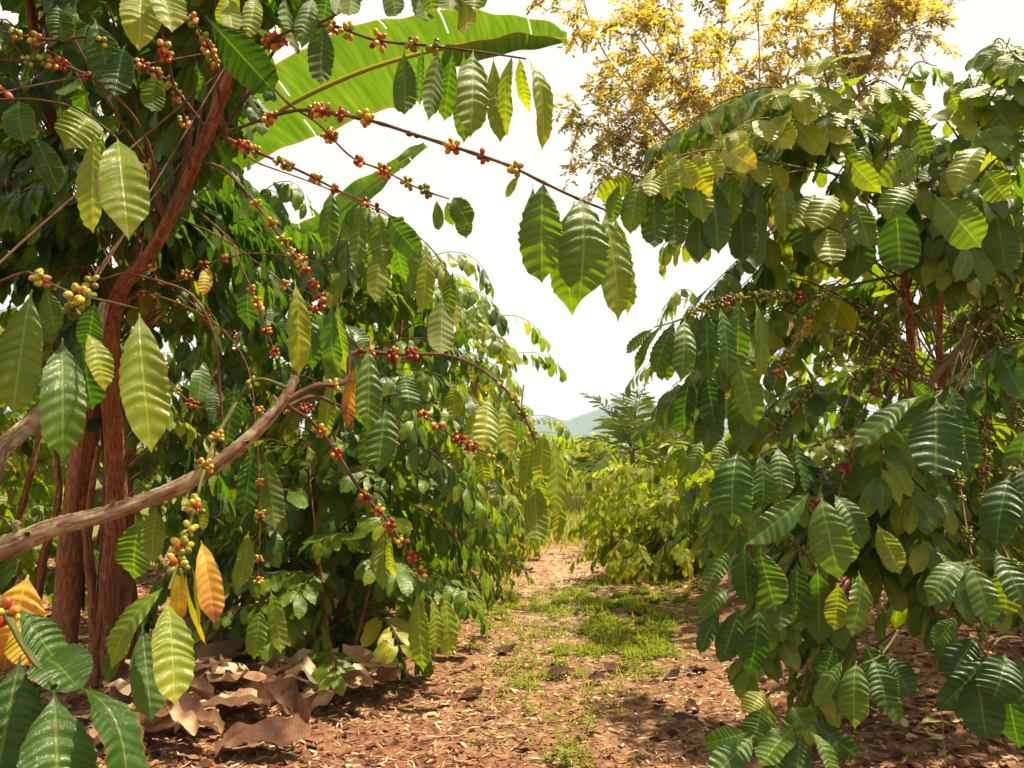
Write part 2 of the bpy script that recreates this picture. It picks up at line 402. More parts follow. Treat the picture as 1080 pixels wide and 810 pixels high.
# ------------------------------------------------------------------ terrain
def fbm(x, y, seed, octs=4):
    r = np.random.default_rng(seed); z = np.zeros_like(np.asarray(x, float)); amp = 1.; fq = 1.
    for _ in range(octs):
        for _k in range(3):
            a = r.uniform(0, 6.28); p = r.uniform(0, 6.28)
            z = z + amp / 3 * np.sin(fq * (x * math.cos(a) + y * math.sin(a)) * 2.2 + p)
        amp *= .5; fq *= 2.03
    return z
_LAT = np.random.default_rng(99).normal(0, 1, (64, 64))
def vnoise(x, y):
    i, j = int(math.floor(x)), int(math.floor(y)); f, g = x - i, y - j; f = f * f * (3 - 2 * f); g = g * g * (3 - 2 * g)
    a = _LAT[i % 64, j % 64]; b = _LAT[(i + 1) % 64, j % 64]; c = _LAT[i % 64, (j + 1) % 64]; d = _LAT[(i + 1) % 64, (j + 1) % 64]
    return (a * (1 - f) + b * f) * (1 - g) + (c * (1 - f) + d * f) * g
def path_x(y): return .24 + .056 * (np.asarray(y, float) - 3.4) + .06 * np.sin(np.asarray(y) * .7)
def height(x, y):
    x = np.asarray(x, float); y = np.asarray(y, float)
    d = x - path_x(y)
    z = .025 * fbm(x, y, 3) * np.clip(40 / (np.abs(y) + 20), 0, 1.5)
    near = np.clip((16 - y) / 6, 0, 1)
    z = z + near * .30 * (1 / (1 + np.exp(-(d - 1.55) * 5))) * np.clip((y - 2.5) / 2.0, 0, 1)      # bank on the right
    z = z + near * .10 * (1 / (1 + np.exp((d + 1.3) * 5)))                                          # left bed
    z = z - .03 * np.exp(-(d / .5) ** 2)
    z = z + np.clip((y - 11) * .03, 0, .6) - np.clip((y - 40) * .02, 0, 3)
    return z
def ground():
    def axis(*segs):
        out = []
        for a, b, n in segs: out.append(np.linspace(a, b, n, endpoint=False))
        return np.concatenate(out + [[segs[-1][1]]])
    xs = axis((-2140, -200, 8), (-200, -20, 14), (-20, -5, 30), (-5, 5, 130), (5, 20, 30), (20, 200, 14), (200, 2140, 8))
    ys = axis((-300, -10, 8), (-10, 1.5, 24), (1.5, 13, 160), (13, 40, 60), (40, 200, 20), (200, 2280, 12))
    X, Y = np.meshgrid(xs, ys, indexing='ij'); Z = height(X, Y)
    V = np.stack([X, Y, Z], -1).reshape(-1, 3)
    n = len(ys); i = np.arange(len(xs) - 1)[:, None] * n; j = np.arange(n - 1)[None, :]
    q = np.stack([i + j, i + n + j, i + n + j + 1, i + j + 1], -1).reshape(-1, 4)
    d = np.abs(X - path_x(Y))
    sand = np.exp(-(d / .55) ** 2) * np.clip((Y - 4) / 4, .15, 1) * np.clip((12.5 - Y) / 2, 0, 1)
    grass = np.clip((Y - 10.5) / 3, 0, 1) * (1 - .8 * np.exp(-(d / .5) ** 2) * (Y < 12)) + .6 * np.exp(-((Y - 7) / 1.5) ** 2) * np.exp(-((X - .9) / .8) ** 2)
    grass = np.clip(grass, 0, 1)
    a = Acc(); a.add(V, q, np.stack([grass, 0 * grass, 0 * grass], -1).reshape(-1, 3), sand.ravel(), 0)
    o = a.build('ground', [M_SOIL]); tag(o, 'red brown soil path strewn with straw between coffee rows', 'ground', kind='structure')
ground()

# ------------------------------------------------------------------ coffee plant pieces
UP = np.array([0, 0, 1.])
def leaf_on(LV, node, tan, side, out, L, age, hang, wl=.42, corr=1.0, bend=None):
    s = nrm(np.cross(tan, UP)) * side
    d = nrm(s * random.uniform(.5, .95) + tan * random.uniform(.25, .7) - UP * hang * random.uniform(.6, 1.4) + rng.normal(0, .14, 3))
    nr = UP * .8 + out * .55 + tan * .3 + s * .35 + rng.normal(0, .22, 3)
    LV.add(node + d * .006, d, nr, L, L * wl * random.uniform(.85, 1.12), bend if bend is not None else random.uniform(.25, 1.0),
           random.uniform(.0, .38), age, corr * random.uniform(.3, 1.15), random.gauss(0, .4))

def spray(acc, LV, pts, r0=.004, r1=.0018, f0=.35, sp=.065, L=.18, age=(.15, .45), hang=1.0, n=None, twigmat=1, skip=.12, knots=True, out=None, wl=.42, tipyoung=True, sides=6):
    """a twig through pts with opposite leaves on its outer part; returns its points"""
    ln = np.sum(np.linalg.norm(np.diff(np.asarray(pts), axis=0), axis=1))
    c = spline(pts, n or max(8, int(ln / .03)))
    tube(acc, c, r0, r1, sides, twigmat, knots=.065 if knots else 0, rough=.06)
    t = nrm(np.gradient(c, axis=0)); s = np.concatenate([[0], np.cumsum(np.linalg.norm(np.diff(c, axis=0), axis=1))])
    pos = np.arange(f0 * s[-1], s[-1] + 1e-4, sp)
    oo = nrm(np.array([c[-1, 0] - c[0, 0], c[-1, 1] - c[0, 1], 0.])) if out is None else nrm(out)
    for k in pos:
        p = np.array([np.interp(k, s, c[:, a]) for a in range(3)]); tt = t[min(len(t) - 1, int(np.searchsorted(s, k)))]
        fr = k / s[-1]
        for side in (-1, 1):
            if random.random() < skip: continue
            l = L * random.uniform(.62, 1.2) * (1 - .35 * max(0, fr - .85) / .15 * (1 if tipyoung else 0))
            leaf_on(LV, p, tt, side, oo, l, random.uniform(*age), hang, wl)
    # terminal pair
    for side in (-.5, .5):
        leaf_on(LV, c[-1], t[-1], side, oo, L * random.uniform(.7, 1.05), random.uniform(*age), hang * .9, wl)
    return c

def lateral_points(start, az, length, rise, droop, n=9):
    p = [np.asarray(start, float)]
    for i in range(n):
        f = i / (n - 1); pit = rise + (droop - rise) * f ** 1.2
        az += random.gauss(0, .07)
        p.append(p[-1] + length / n * np.array([math.cos(az) * math.cos(pit), math.sin(az) * math.cos(pit), math.sin(pit)]))
    return np.array(p)

def coffee_tree(label, base, h, rad, n_lat, res, age=(.15, .5), L=.18, hang=1.0, nstem=3, group='coffee trees lining the path', fruit=(0, .5), lo=.12, fr_n=7, seed=1,
                name='coffee_tree', sp=.07, droop=-1.0, f0=.35, azfilter=None, lean=.18, stem_r=.035, yellow=.03, wl=.42, sides=5, fmax=24, stems_mat=None, lmat=None):
    random.seed(seed)
    base = np.array([base[0], base[1], float(height(base[0], base[1])) - .03])
    root = thing(name, label, 'coffee tree', base, group)
    stems = []
    for k in range(nstem):
        a = 2 * PI * k / nstem + random.uniform(-.4, .4)
        b0 = base + np.array([math.cos(a), math.sin(a), 0]) * random.uniform(.03, .09)
        top = base + np.array([math.cos(a) * lean * h, math.sin(a) * lean * h, h * random.uniform(.82, 1.0)])
        mid = (b0 + top) / 2 + np.array([math.cos(a), math.sin(a), 0]) * .06 + rng.normal(0, .03, 3)
        c = spline([b0, mid, top], 16); stems.append(c)
        acc = Acc(); tube(acc, c, stem_r * random.uniform(.8, 1.1), stem_r * .22, 8, 0, rough=.10)
        acc.build('stem', [stems_mat or M_BARK], root, base)
    acc = Acc(); LV = Leaves(); twigs = []
    az = random.uniform(0, 6.28)
    for i in range(n_lat):
        f = lo + (1 - lo) * ((i + .5) / n_lat) ** .9
        az += 2.399963
        if azfilter and not azfilter(az): continue
        st = random.choice(stems); k = min(15, int(f * 15.99)); p = st[k]
        prof = (.62 + .5 * math.sin(PI * min(1, f * .95))) * (1 if f < .8 else 1 - (f - .8) * .9)
        ln = rad * prof * random.uniform(.75, 1.2)
        pts = lateral_points(p, az, ln, random.uniform(.2, .65) if f < .7 or random.random() < .4 else random.uniform(.7, 1.25), droop * random.uniform(.6, 1.25))
        y = random.random() < yellow
        ag = (.55, .70) if y else age
        c = spray(acc, LV, pts, .0045, .0016, f0, sp, L, ag, hang, n=12, knots=False, wl=wl, sides=sides)
        twigs.append(c)
    LV.emit(acc, res, 0)
    acc.build('crown', [lmat or M_LEAF, M_TWIG], root, base)
    # cherries sit on the inner, leafless part of the twigs
    nb = 0
    if fruit[0]:
        cand = [(c, j) for c in twigs for j in (3, 4, 5, 6)]
        random.shuffle(cand)
        for c, j in cand[:min(fruit[0], fmax)]:
            a = Acc(); node = c[j]; berries(a, node, c[min(j + 1, 11)] - c[j], random.randint(4, fr_n), random.uniform(.0058, .0072), random.gauss(fruit[1], .12), .14, 0, BALL2)
            if a.n: a.build('cherry_cluster', [M_BERRY], root, node, loc=node - base); nb += 1
    return root, base, stems, twigs

# ------------------------------------------------------------------ hand placed branches
CAMP = np.array([0, 0, CAMH])
def hleaf(LV, b, t, wpx, age, roll=0, bend=.5, fold=.18, under=False, corr=1.0, twist=0.0):
    B = P(*b); T = P(*t); d = T - B; L = np.linalg.norm(d); d = d / L
    mid = (B + T) / 2
    n = CAMP - mid; n = nrm(n - d * np.dot(n, d))
    if under: n = -n
    x = np.cross(d, n); a = math.radians(roll + random.gauss(0, 10)); n = n * math.cos(a) + x * math.sin(a)
    bend += random.gauss(0, .16); twist += random.gauss(0, .28); fold += random.uniform(-.06, .16); corr *= random.uniform(.55, 1.1)
    LV.add(B, d, n, L * (1 + bend * bend / 26), wpx / FPX * (b[2] + t[2]) / 2 * .94, bend, fold, age, corr, twist)

def branch(root, base, pts, r0, r1, clusters=(), leaves=(), mat=None, rough=.06, knots=.07, sprays=(), sides=9, name='branch', world=False, n=None, br=(.0053, .0066), nf=1.15, stubs=0):
    """a branch of a tree with its own twigs and leaves; the cherry clusters on it are its sub-parts"""
    W = np.asarray(pts) if world else np.array([P(*p) for p in pts])
    ln = np.sum(np.linalg.norm(np.diff(W, axis=0), axis=1))
    c = spline(W, n or max(10, int(ln / .018)))
    acc = Acc(); LV = Leaves()
    tube(acc, c, r0, r1, sides, 1, rough=rough, knots=knots)
    for sp in sprays: spray(acc, LV, np.array([P(*p) for p in sp['pts']]), **{k: v for k, v in sp.items() if k != 'pts'})
    for l in leaves: hleaf(LV, *l[:4], **l[4])
    for _ in range(stubs):                     # broken side twigs left on an old limb
        k = random.randint(len(c) // 5, len(c) - 4); rk = r0 + (r1 - r0) * k / len(c); dv = nrm(rng.normal(0, 1, 3) + UP * .5)
        tube(acc, [c[k], c[k] + dv * rk * 1.1, c[k] + dv * rk * random.uniform(1.3, 2.2)], rk * .5, rk * .26, 8, 1, rough=.1)
    LV.emit(acc, 'hi', 0)
    o0 = c[0]
    b = acc.build(name, [M_LEAF, mat or M_TWIG], root, o0, loc=o0 - base)
    t = nrm(np.gradient(c, axis=0))
    for (px, py, n_, ripe) in clusters:
        # the node of this branch that is seen nearest to that spot
        rel = c - CAMP; f = rel[:, 1] * CP + rel[:, 2] * SP; zz = -rel[:, 1] * SP + rel[:, 2] * CP
        sx = 540 + FPX * rel[:, 0] / f; sy = 405 - FPX * zz / f
        k = int(np.argmin((sx - px) ** 2 + (sy - py) ** 2))
        a = Acc(); berries(a, c[k], t[k], max(2, int(n_ * nf + .5)), random.uniform(*br), ripe, .14, 0)
        if a.n: a.build('cherry_cluster', [M_BERRY], b, c[k], loc=c[k] - o0)
    return b, c

# ---- the leaning coffee tree near the camera, left
random.seed(21)
bA = G(112, 738); bA[2] = float(height(bA[0], bA[1])) - .05
TA = thing('coffee_tree', 'leaning old coffee tree with peeling red brown stems beside the dry banana leaves', 'coffee tree', bA, 'coffee trees lining the path')
def stem(root, base, pts, radii, mat, peel=0, name='stem'):
    W = np.array([P(*p) for p in pts])
    n = 90; c = spline(W, n); r = np.interp(np.linspace(0, 1, n), np.linspace(0, 1, len(radii)), radii)
    c = c + np.stack([np.interp(np.arange(n), np.arange(0, n, 6), rng.normal(0, .10, len(range(0, n, 6)))) * r for _ in range(3)], -1)
    acc = Acc(); tube(acc, c, r[0], r[-1], 20, 0, rough=.11, radii=r)
    for _ in range(peel):                      # loose bark strips hanging off the stem
        k0 = random.randint(1, n // 2); k1 = k0 + random.randint(8, 24); a = random.uniform(0, 6.28)
        sg = c[k0:k1]; rr = r[k0:k1][:, None]; m = len(sg); f = np.linspace(0, 1, m)[:, None]
        dv = np.array([math.cos(a), math.sin(a), 0.]); sd = np.array([-math.sin(a), math.cos(a), 0.])
        w = random.uniform(.15, .4) * rr * np.sin(f * PI) ** .5; lift = random.uniform(.06, .5) * rr * (1 - f) ** 2
        mid = sg + dv * (rr * 1.04 + lift)
        V = np.stack([mid - sd * w - dv * w * .35, mid + dv * .003, mid + sd * w - dv * w * .25], 1).reshape(-1, 3)
        i = np.arange(m - 1)[:, None] * 3; j = np.arange(2)[None, :]
        q = np.stack([i + j, i + j + 1, i + 3 + j + 1, i + 3 + j], -1).reshape(-1, 4)
        lf = np.stack([np.repeat(f, 3, 1) * .0 + np.array([-.05, 0, .05]), np.full((m, 3), a), np.repeat(f, 3, 1) * .6], -1).reshape(-1, 3)
        acc.add(V, q, lf, np.zeros(len(V)), 0)
    acc.build(name, [mat], root, base); return c
sA1 = stem(TA, bA, [(116, 755, 4.4), (114, 690, 4.35), (118, 600, 4.2), (122, 500, 3.8), (116, 400, 3.3), (122, 320, 2.9), (160, 265, 2.5), (205, 175, 2.15), (250, 60, 1.8), (285, -60, 1.6)],
           [.072, .064, .056, .046, .034, .029, .020, .015, .012, .008], M_BARK, 22)
sA2 = stem(TA, bA, [(62, 735, 4.5), (72, 620, 4.45), (82, 520, 4.3), (96, 440, 4.2), (98, 360, 4.0), (75, 230, 3.7), (40, 60, 3.4), (20, -80, 3.2)], [.078, .070, .064, .054, .042, .03, .022, .014], M_BARK, 18)
sA3 = stem(TA, bA, [(138, 745, 4.7), (133, 640, 4.65), (130, 540, 4.6), (140, 430, 4.6), (165, 300, 4.5), (200, 150, 4.4)], [.06, .055, .05, .04, .03, .015], M_BARK, 10)
for pts, r in (([(96, 740, 4.3), (100, 660, 4.3), (92, 560, 4.2), (104, 470, 4.1)], [.035, .03, .022, .012]), ([(45, 720, 4.9), (40, 620, 4.9), (62, 520, 4.8), (50, 420, 4.7)], [.03, .026, .02, .012])):
    stem(TA, bA, pts, r, M_BARK, 3)

hA = []
# limbs and twigs hung with cherries; x, y in the photograph, distance in metres
BR = [
 dict(pts=[(238, 140, 1.92), (275, 127, 1.75), (320, 116, 1.6), (385, 126, 1.5), (450, 146, 1.42), (530, 172, 1.36), (572, 192, 1.33), (606, 208, 1.32), (640, 222, 1.33)], r0=.0055, r1=.0025,
      clusters=[(284, 121, 9, .42), (290, 128, 6, .6), (330, 117, 18, .55), (345, 120, 9, .6), (360, 119, 7, .75), (388, 125, 9, .45), (437, 143, 2, .85), (475, 153, 7, .5), (508, 160, 4, .68), (545, 178, 6, .46)],
      leaves=[((574, 190, 1.33), (570, 297, 1.30), 50, .30, dict(bend=.5, roll=14)), ((562, 194, 1.37), (556, 280, 1.36), 26, .34, dict(roll=-40, bend=.4)), ((612, 208, 1.32), (611, 322, 1.27), 56, .31, dict(bend=.6, roll=-8)),
              ((606, 212, 1.37), (602, 336, 1.37), 40, .36, dict(roll=20, bend=.35)), ((638, 220, 1.34), (652, 340, 1.31), 40, .46, dict(roll=-32, bend=.5)), ((645, 222, 1.36), (664, 330, 1.38), 26, .5, dict(roll=-50)),
              ((547, 186, 1.36), (534, 208, 1.33), 10, .5, dict(roll=30))], mat=M_TWIG),
 dict(pts=[(205, 175, 2.15), (255, 110, 1.95), (300, 40, 1.8), (345, 27, 1.7), (395, 42, 1.6), (450, 48, 1.52), (500, 54, 1.48), (555, 62, 1.46)], r0=.006, r1=.002,
      clusters=[(320, 25, 14, .62), (325, 42, 10, .7), (352, 24, 9, .6), (364, 38, 9, .45), (398, 42, 9, .52), (436, 47, 7, .3), (457, 50, 5, .25), (300, 48, 9, .62)],
      leaves=[((426, 52, 1.56), (427, 122, 1.53), 28, .26, dict(roll=15, under=True)), ((447, 46, 1.56), (441, 112, 1.58), 17, .3, dict(roll=60)), ((463, 54, 1.53), (452, 128, 1.50), 24, .32, dict(roll=-12, under=True)),
              ((478, 52, 1.56), (468, 128, 1.6), 22, .3, dict(roll=30)), ((499, 52, 1.48), (496, 146, 1.42), 37, .40, dict(roll=-5, bend=.5)), ((489, 55, 1.5), (490, 152, 1.52), 28, .33, dict(roll=20, under=True)),
              ((520, 58, 1.48), (527, 152, 1.47), 23, .42, dict(roll=-15, under=True)), ((540, 58, 1.47), (533, 145, 1.45), 24, .46, dict(roll=35)), ((556, 62, 1.46), (577, 158, 1.45), 28, .48, dict(roll=-40, bend=.9)), ((548, 60, 1.48), (558, 120, 1.5), 18, .5, dict(roll=40))]),
 dict(pts=[(300, 105, 1.78), (335, 130, 1.75), (370, 165, 1.72), (405, 180, 1.7), (440, 198, 1.68), (474, 210, 1.66)], r0=.004, r1=.0018,
      clusters=[(350, 145, 10, .52), (358, 137, 7, .6), (386, 158, 7, .66), (408, 174, 10, .5), (430, 190, 8, .32), (450, 203, 7, .2)],
      leaves=[((478, 208, 1.66), (496, 240, 1.62), 26, .26, dict(roll=-20, bend=.8)), ((472, 212, 1.66), (478, 238, 1.66), 17, .3, dict(roll=25)), ((460, 210, 1.7), (463, 243, 1.68), 13, .34, dict(under=True)), ((485, 210, 1.68), (492, 252, 1.7), 20, .24, dict(under=True))]),
 dict(pts=[(236, 145, 1.9), (275, 162, 1.9), (320, 182, 1.9), (365, 205, 1.9), (400, 220, 1.9), (418, 232, 1.9)], r0=.0055, r1=.002,
      clusters=[(305, 163, 8, .4), (300, 170, 6, .46), (340, 180, 9, .32), (358, 188, 4, .7), (385, 208, 7, .74), (397, 219, 3, .72), (265, 150, 9, .55), (272, 160, 7, .4), (252, 150, 8, .55), (418, 232, 4, .3)],
      leaves=[((410, 225, 1.9), (442, 272, 1.85), 30, .16, dict(roll=20, bend=.7)), ((400, 222, 1.92), (405, 285, 1.92), 26, .3, dict(under=True)), ((420, 235, 1.92), (428, 300, 1.95), 24, .24, dict(roll=40))]),
 dict(pts=[(205, 168, 2.15), (235, 178, 2.05), (262, 205, 1.98), (285, 235, 1.92), (305, 262, 1.9), (325, 290, 1.88), (340, 320, 1.87)], r0=.006, r1=.002,
      clusters=[(278, 212, 6, .36), (290, 228, 4, .55), (302, 250, 9, .36), (316, 275, 5, .42), (308, 268, 4, .4), (333, 297, 6, .66), (330, 320, 5, .68), (345, 318, 3, .66), (322, 285, 4, .6)],
      leaves=[((311, 296, 1.9), (317, 397, 1.86), 29, .5, dict(roll=-15, bend=.4, twist=.4)), ((351, 320, 1.87), (354, 402, 1.85), 27, .22, dict(roll=10, bend=.4)), ((340, 322, 1.88), (352, 406, 1.92), 18, .3, dict(under=True)), ((357, 318, 1.92), (364, 396, 1.95), 20, .36, dict(roll=50))]),
 dict(pts=[(0, 63, 1.75), (60, 67, 1.8), (105, 88, 1.85), (140, 122, 1.9), (160, 165, 2.0), (170, 225, 2.15)], r0=.0035, r1=.006,
      clusters=[(28, 30, 6, .3), (45, 42, 9, .34), (80, 8, 6, .8), (60, 66, 6, .6), (95, 80, 6, .7)],
      leaves=[((95, 120, 1.7), (68, 158, 1.62), 44, .42, dict(roll=10, bend=.9, fold=.3)), ((20, 105, 1.75), (26, 152, 1.7), 34, .2, dict(roll=20)), ((38, 145, 1.9), (62, 200, 1.9), 28, .12, dict(roll=-20))]),
 dict(pts=[(0, 33, 1.6), (50, 42, 1.6), (100, 40, 1.55), (130, 58, 1.6), (175, 85, 1.7), (215, 132, 1.9)], r0=.003, r1=.006,
      clusters=[(40, 38, 8, .45), (14, 30, 8, .4), (112, 28, 9, .48), (148, 62, 8, .56), (165, 68, 7, .4), (177, 90, 8, .4)],
      leaves=[((132, 48, 1.55), (120, 100, 1.5), 34, .12, dict(roll=25)), ((100, 20, 1.55), (118, 92, 1.55), 38, .1, dict(roll=-25)), ((60, 5, 1.5), (66, 44, 1.5), 30, .12, {})]),
 dict(pts=[(75, 35, 1.85), (105, 90, 1.9), (135, 140, 2.0), (160, 180, 2.1), (172, 228, 2.2)], r0=.0035, r1=.006, clusters=[(184, 160, 7, .35)], leaves=[]),
 dict(pts=[(170, 30, 1.6), (182, 85, 1.7), (195, 130, 1.9), (200, 178, 2.1)], r0=.0025, r1=.006, clusters=[(170, 62, 7, .6), (176, 50, 7, .5), (195, 130, 9, .45), (186, 100, 6, .4)],
      leaves=[((152, -4, 1.45), (146, 48, 1.35), 42, .5, dict(roll=20, bend=1.0)), ((168, -8, 1.4), (182, 28, 1.32), 40, .44, dict(roll=-30, bend=1.2, fold=.35)), ((165, 75, 1.75), (160, 118, 1.75), 26, .3, dict(under=True))]),
 dict(pts=[(190, 5, 1.6), (212, 35, 1.65), (225, 62, 1.75), (232, 110, 1.9), (238, 140, 1.95)], r0=.0022, r1=.005, clusters=[(222, 52, 12, .48), (230, 62, 8, .45), (205, 20, 6, .3), (214, 40, 6, .3)],
      leaves=[((216, 16, 1.5), (290, 98, 1.62), 46, .10, dict(roll=-14, bend=.55)), ((240, -4, 1.6), (246, 34, 1.55), 22, .55, dict(roll=10)), ((250, -8, 1.65), (232, 30, 1.7), 24, .42, dict(under=True)), ((208, 60, 1.7), (214, 108, 1.7), 30, .2, dict(roll=60))]),
 dict(pts=[(255, 105, 1.9), (272, 60, 1.78), (300, 35, 1.65), (330, 28, 1.6), (380, 0, 1.55), (415, -25, 1.5)], r0=.005, r1=.003, clusters=[(290, 45, 10, .6), (300, 62, 10, .66), (287, 75, 8, .62), (263, 17, 5, .3), (265, 12, 6, .3), (305, 98, 12, .72), (296, 92, 8, .6)],
      leaves=[((330, -2, 1.55), (318, 50, 1.5), 24, .25, dict(roll=20)), ((352, -15, 1.55), (356, 16, 1.5), 14, .35, {}), ((372, -20, 1.55), (368, 18, 1.5), 22, .4, dict(under=True)), ((410, -25, 1.52), (417, 18, 1.47), 24, .34, dict(under=True)),
              ((440, -30, 1.5), (450, 24, 1.45), 26, .4, dict(under=True)), ((455, -30, 1.5), (458, 20, 1.45), 24, .38, dict(roll=20)), ((485, -25, 1.5), (492, 40, 1.42), 24, .5, dict(roll=25, under=True)), ((475, -20, 1.5), (474, 15, 1.45), 30, .4, dict(under=True)), ((505, -25, 1.5), (500, 12, 1.45), 28, .42, {}),
              ((270, -5, 1.65), (262, 42, 1.6), 22, .45, {}), ((350, -18, 1.6), (340, 25, 1.62), 30, .2, dict(roll=40)), ((300, -10, 1.7), (312, 60, 1.7), 34, .16, dict(roll=-40, under=True)), ((340, 15, 1.75), (338, 90, 1.75), 30, .2, dict(under=True))]),
 dict(pts=[(0, 277, 1.35), (30, 287, 1.3), (55, 300, 1.27), (85, 312, 1.24), (115, 318, 1.2), (146, 326, 1.16)], r0=.003, r1=.0018,
      clusters=[(45, 290, 7, .46), (40, 298, 5, .3), (92, 296, 7, .26), (85, 300, 5, .3)],
      leaves=[((147, 330, 1.16), (159, 476, 1.08), 51, .46, dict(bend=.45, roll=-6, fold=.12)), ((66, 356, 1.2), (66, 490, 1.12), 45, .27, dict(bend=.55, roll=8, fold=.15)), ((34, 305, 1.25), (12, 436, 1.2), 50, .42, dict(bend=.35, roll=14)), ((48, 300, 1.3), (58, 352, 1.3), 24, .35, dict(under=True)),
              ((92, 352, 1.27), (112, 412, 1.25), 30, .52, dict(roll=-35, bend=.9, twist=.5)), ((86, 350, 1.32), (98, 432, 1.34), 42, .16, dict(roll=20)), ((30, 350, 1.3), (22, 440, 1.32), 30, .3, dict(roll=-50)), ((100, 318, 1.3), (92, 372, 1.32), 28, .14, {})]),
 dict(pts=[(70, 330, 1.32), (88, 318, 1.3), (104, 282, 1.32), (112, 278, 1.33)], r0=.0016, r1=.0018, clusters=[(76, 330, 7, .2), (80, 320, 4, .26), (95, 296, 4, .3)]),
 dict(pts=[(0, 98, 1.45), (40, 105, 1.42), (75, 112, 1.38), (105, 130, 1.34), (124, 146, 1.3)], r0=.0025, r1=.0015, clusters=[(2, 98, 3, .55)],
      leaves=[((124, 146, 1.3), (136, 252, 1.2), 51, .44, dict(bend=.5, roll=-8, fold=.15)), ((100, 138, 1.36), (98, 246, 1.33), 34, .52, dict(roll=28, bend=.5)), ((110, 140, 1.4), (92, 210, 1.42), 24, .4, dict(under=True))]),
 dict(pts=[(108, 279, 1.75), (135, 288, 1.75), (170, 297, 1.77), (203, 312, 1.8), (225, 352, 1.83), (232, 410, 1.86), (236, 482, 1.88)], r0=.003, r1=.0035, clusters=[], leaves=[]),
 dict(pts=[(240, 250, 2.3), (252, 275, 2.25), (268, 312, 2.2), (282, 350, 2.2), (290, 372, 2.2)], r0=.004, r1=.002, clusters=[(265, 320, 8, .42), (275, 327, 7, .42), (285, 350, 7, .75), (262, 306, 4, .4), (295, 370, 9, .72)], leaves=[]),
 dict(pts=[(170, 300, 2.5), (215, 280, 2.4), (260, 268, 2.4), (300, 270, 2.35), (350, 280, 2.3)], r0=.005, r1=.002, clusters=[(155, 283, 7, .4), (195, 281, 10, .45), (216, 275, 10, .82), (171, 282, 6, .62), (315, 276, 7, .66), (307, 287, 6, .7), (240, 272, 6, .5)], leaves=[((220, 280, 2.4), (214, 312, 2.35), 15, .7, {})]),
 dict(pts=[(120, 330, 2.8), (148, 310, 2.7), (165, 312, 2.6), (200, 325, 2.5), (240, 350, 2.5), (262, 358, 2.5)], r0=.006, r1=.002, clusters=[(165, 314, 8, .5), (145, 300, 8, .72), (183, 322, 4, .55), (220, 336, 7, .8), (248, 356, 3, .75)], leaves=[]),
 dict(pts=[(195, 420, 2.9), (230, 428, 2.85), (285, 433, 2.8), (325, 430, 2.75)], r0=.0035, r1=.002, clusters=[(208, 415, 16, .84), (196, 437, 10, .84), (238, 400, 8, .8), (275, 428, 8, .46), (188, 412, 8, .4), (320, 417, 12, .8), (300, 438, 8, .5)], leaves=[]),
 dict(pts=[(165, 300, 3.0), (215, 330, 2.9), (258, 380, 2.8), (270, 450, 2.75), (274, 540, 2.7), (272, 618, 2.68)], r0=.005, r1=.002, clusters=[(274, 505, 7, .5), (275, 543, 11, .45), (270, 590, 9, .5), (272, 612, 9, .55)],
      leaves=[((276, 640, 2.66), (268, 696, 2.62), 24, .36, dict(roll=15)), ((266, 470, 2.76), (256, 545, 2.72), 26, .2, dict(roll=-20)), ((280, 480, 2.76), (290, 560, 2.72), 28, .26, dict(under=True)), ((250, 400, 2.8), (238, 470, 2.78), 28, .2, dict(roll=20)), ((285, 620, 2.68), (296, 690, 2.66), 20, .44, dict(under=True)), ((262, 560, 2.72), (250, 625, 2.7), 22, .4, dict(under=True))]),
 dict(pts=[(190, 230, 2.4), (240, 255, 2.4), (300, 300, 2.4), (350, 345, 2.4), (385, 400, 2.4)], r0=.004, r1=.0018, clusters=[(330, 330, 7, .7), (345, 345, 6, .66), (300, 302, 6, .45)],
      leaves=[((360, 350, 2.4), (352, 420, 2.36), 26, .3, dict(under=True)), ((375, 380, 2.4), (384, 450, 2.36), 24, .36, dict(roll=20)), ((320, 320, 2.42), (330, 392, 2.4), 26, .22, dict(roll=-15)), ((400, 250, 2.4), (396, 320, 2.36), 24, .44, dict(under=True)), ((270, 280, 2.45), (262, 350, 2.42), 28, .16, dict(roll=30))]),
 dict(pts=[(200, 150, 3.0), (280, 175, 3.0), (360, 205, 3.0), (430, 240, 3.0), (470, 280, 3.0)], r0=.005, r1=.002, clusters=[],
      leaves=[((400, 225, 3.0), (398, 292, 2.95), 22, .4, dict(roll=15)), ((425, 240, 3.0), (432, 312, 2.95), 22, .36, dict(under=True)), ((450, 260, 3.0), (446, 330, 2.95), 22, .46, dict(roll=-20)), ((470, 280, 3.0), (482, 345, 2.95), 20, .5, dict(under=True)), ((380, 212, 3.0), (376, 282, 2.95), 20, .3, dict(under=True)), ((350, 200, 3.0), (346, 268, 2.95), 22, .3, dict(roll=20)), ((478, 285, 3.0), (470, 340, 2.95), 20, .44, dict(roll=30))]),
 dict(pts=[(100, 270, 3.2), (70, 235, 3.1), (55, 230, 3.1), (40, 215, 3.1)], r0=.006, r1=.003, clusters=[(60, 230, 9, .4), (65, 256, 9, .42), (115, 246, 10, .6), (80, 215, 6, .35), (65, 310, 9, .55)], leaves=[]),
]
for b in BR:
    b = dict(b); W = [P(*p) for p in b.pop('pts')]; al = np.concatenate([sA1[20:], sA2[25:], sA3[25:]])
    e = [np.linalg.norm(al - w, axis=1) for w in (W[0], W[-1])]
    if min(e[0].min(), e[1].min()) > .10:                        # grow it out of the nearest stem
        k = 0 if e[0].min() < e[1].min() else 1; root_pt = al[int(np.argmin(e[k]))]
        W = [root_pt] + W if k == 0 else W + [root_pt]
    branch(TA, bA, W, b.pop('r0') * .72, b.pop('r1') * .8, world=True, **b)

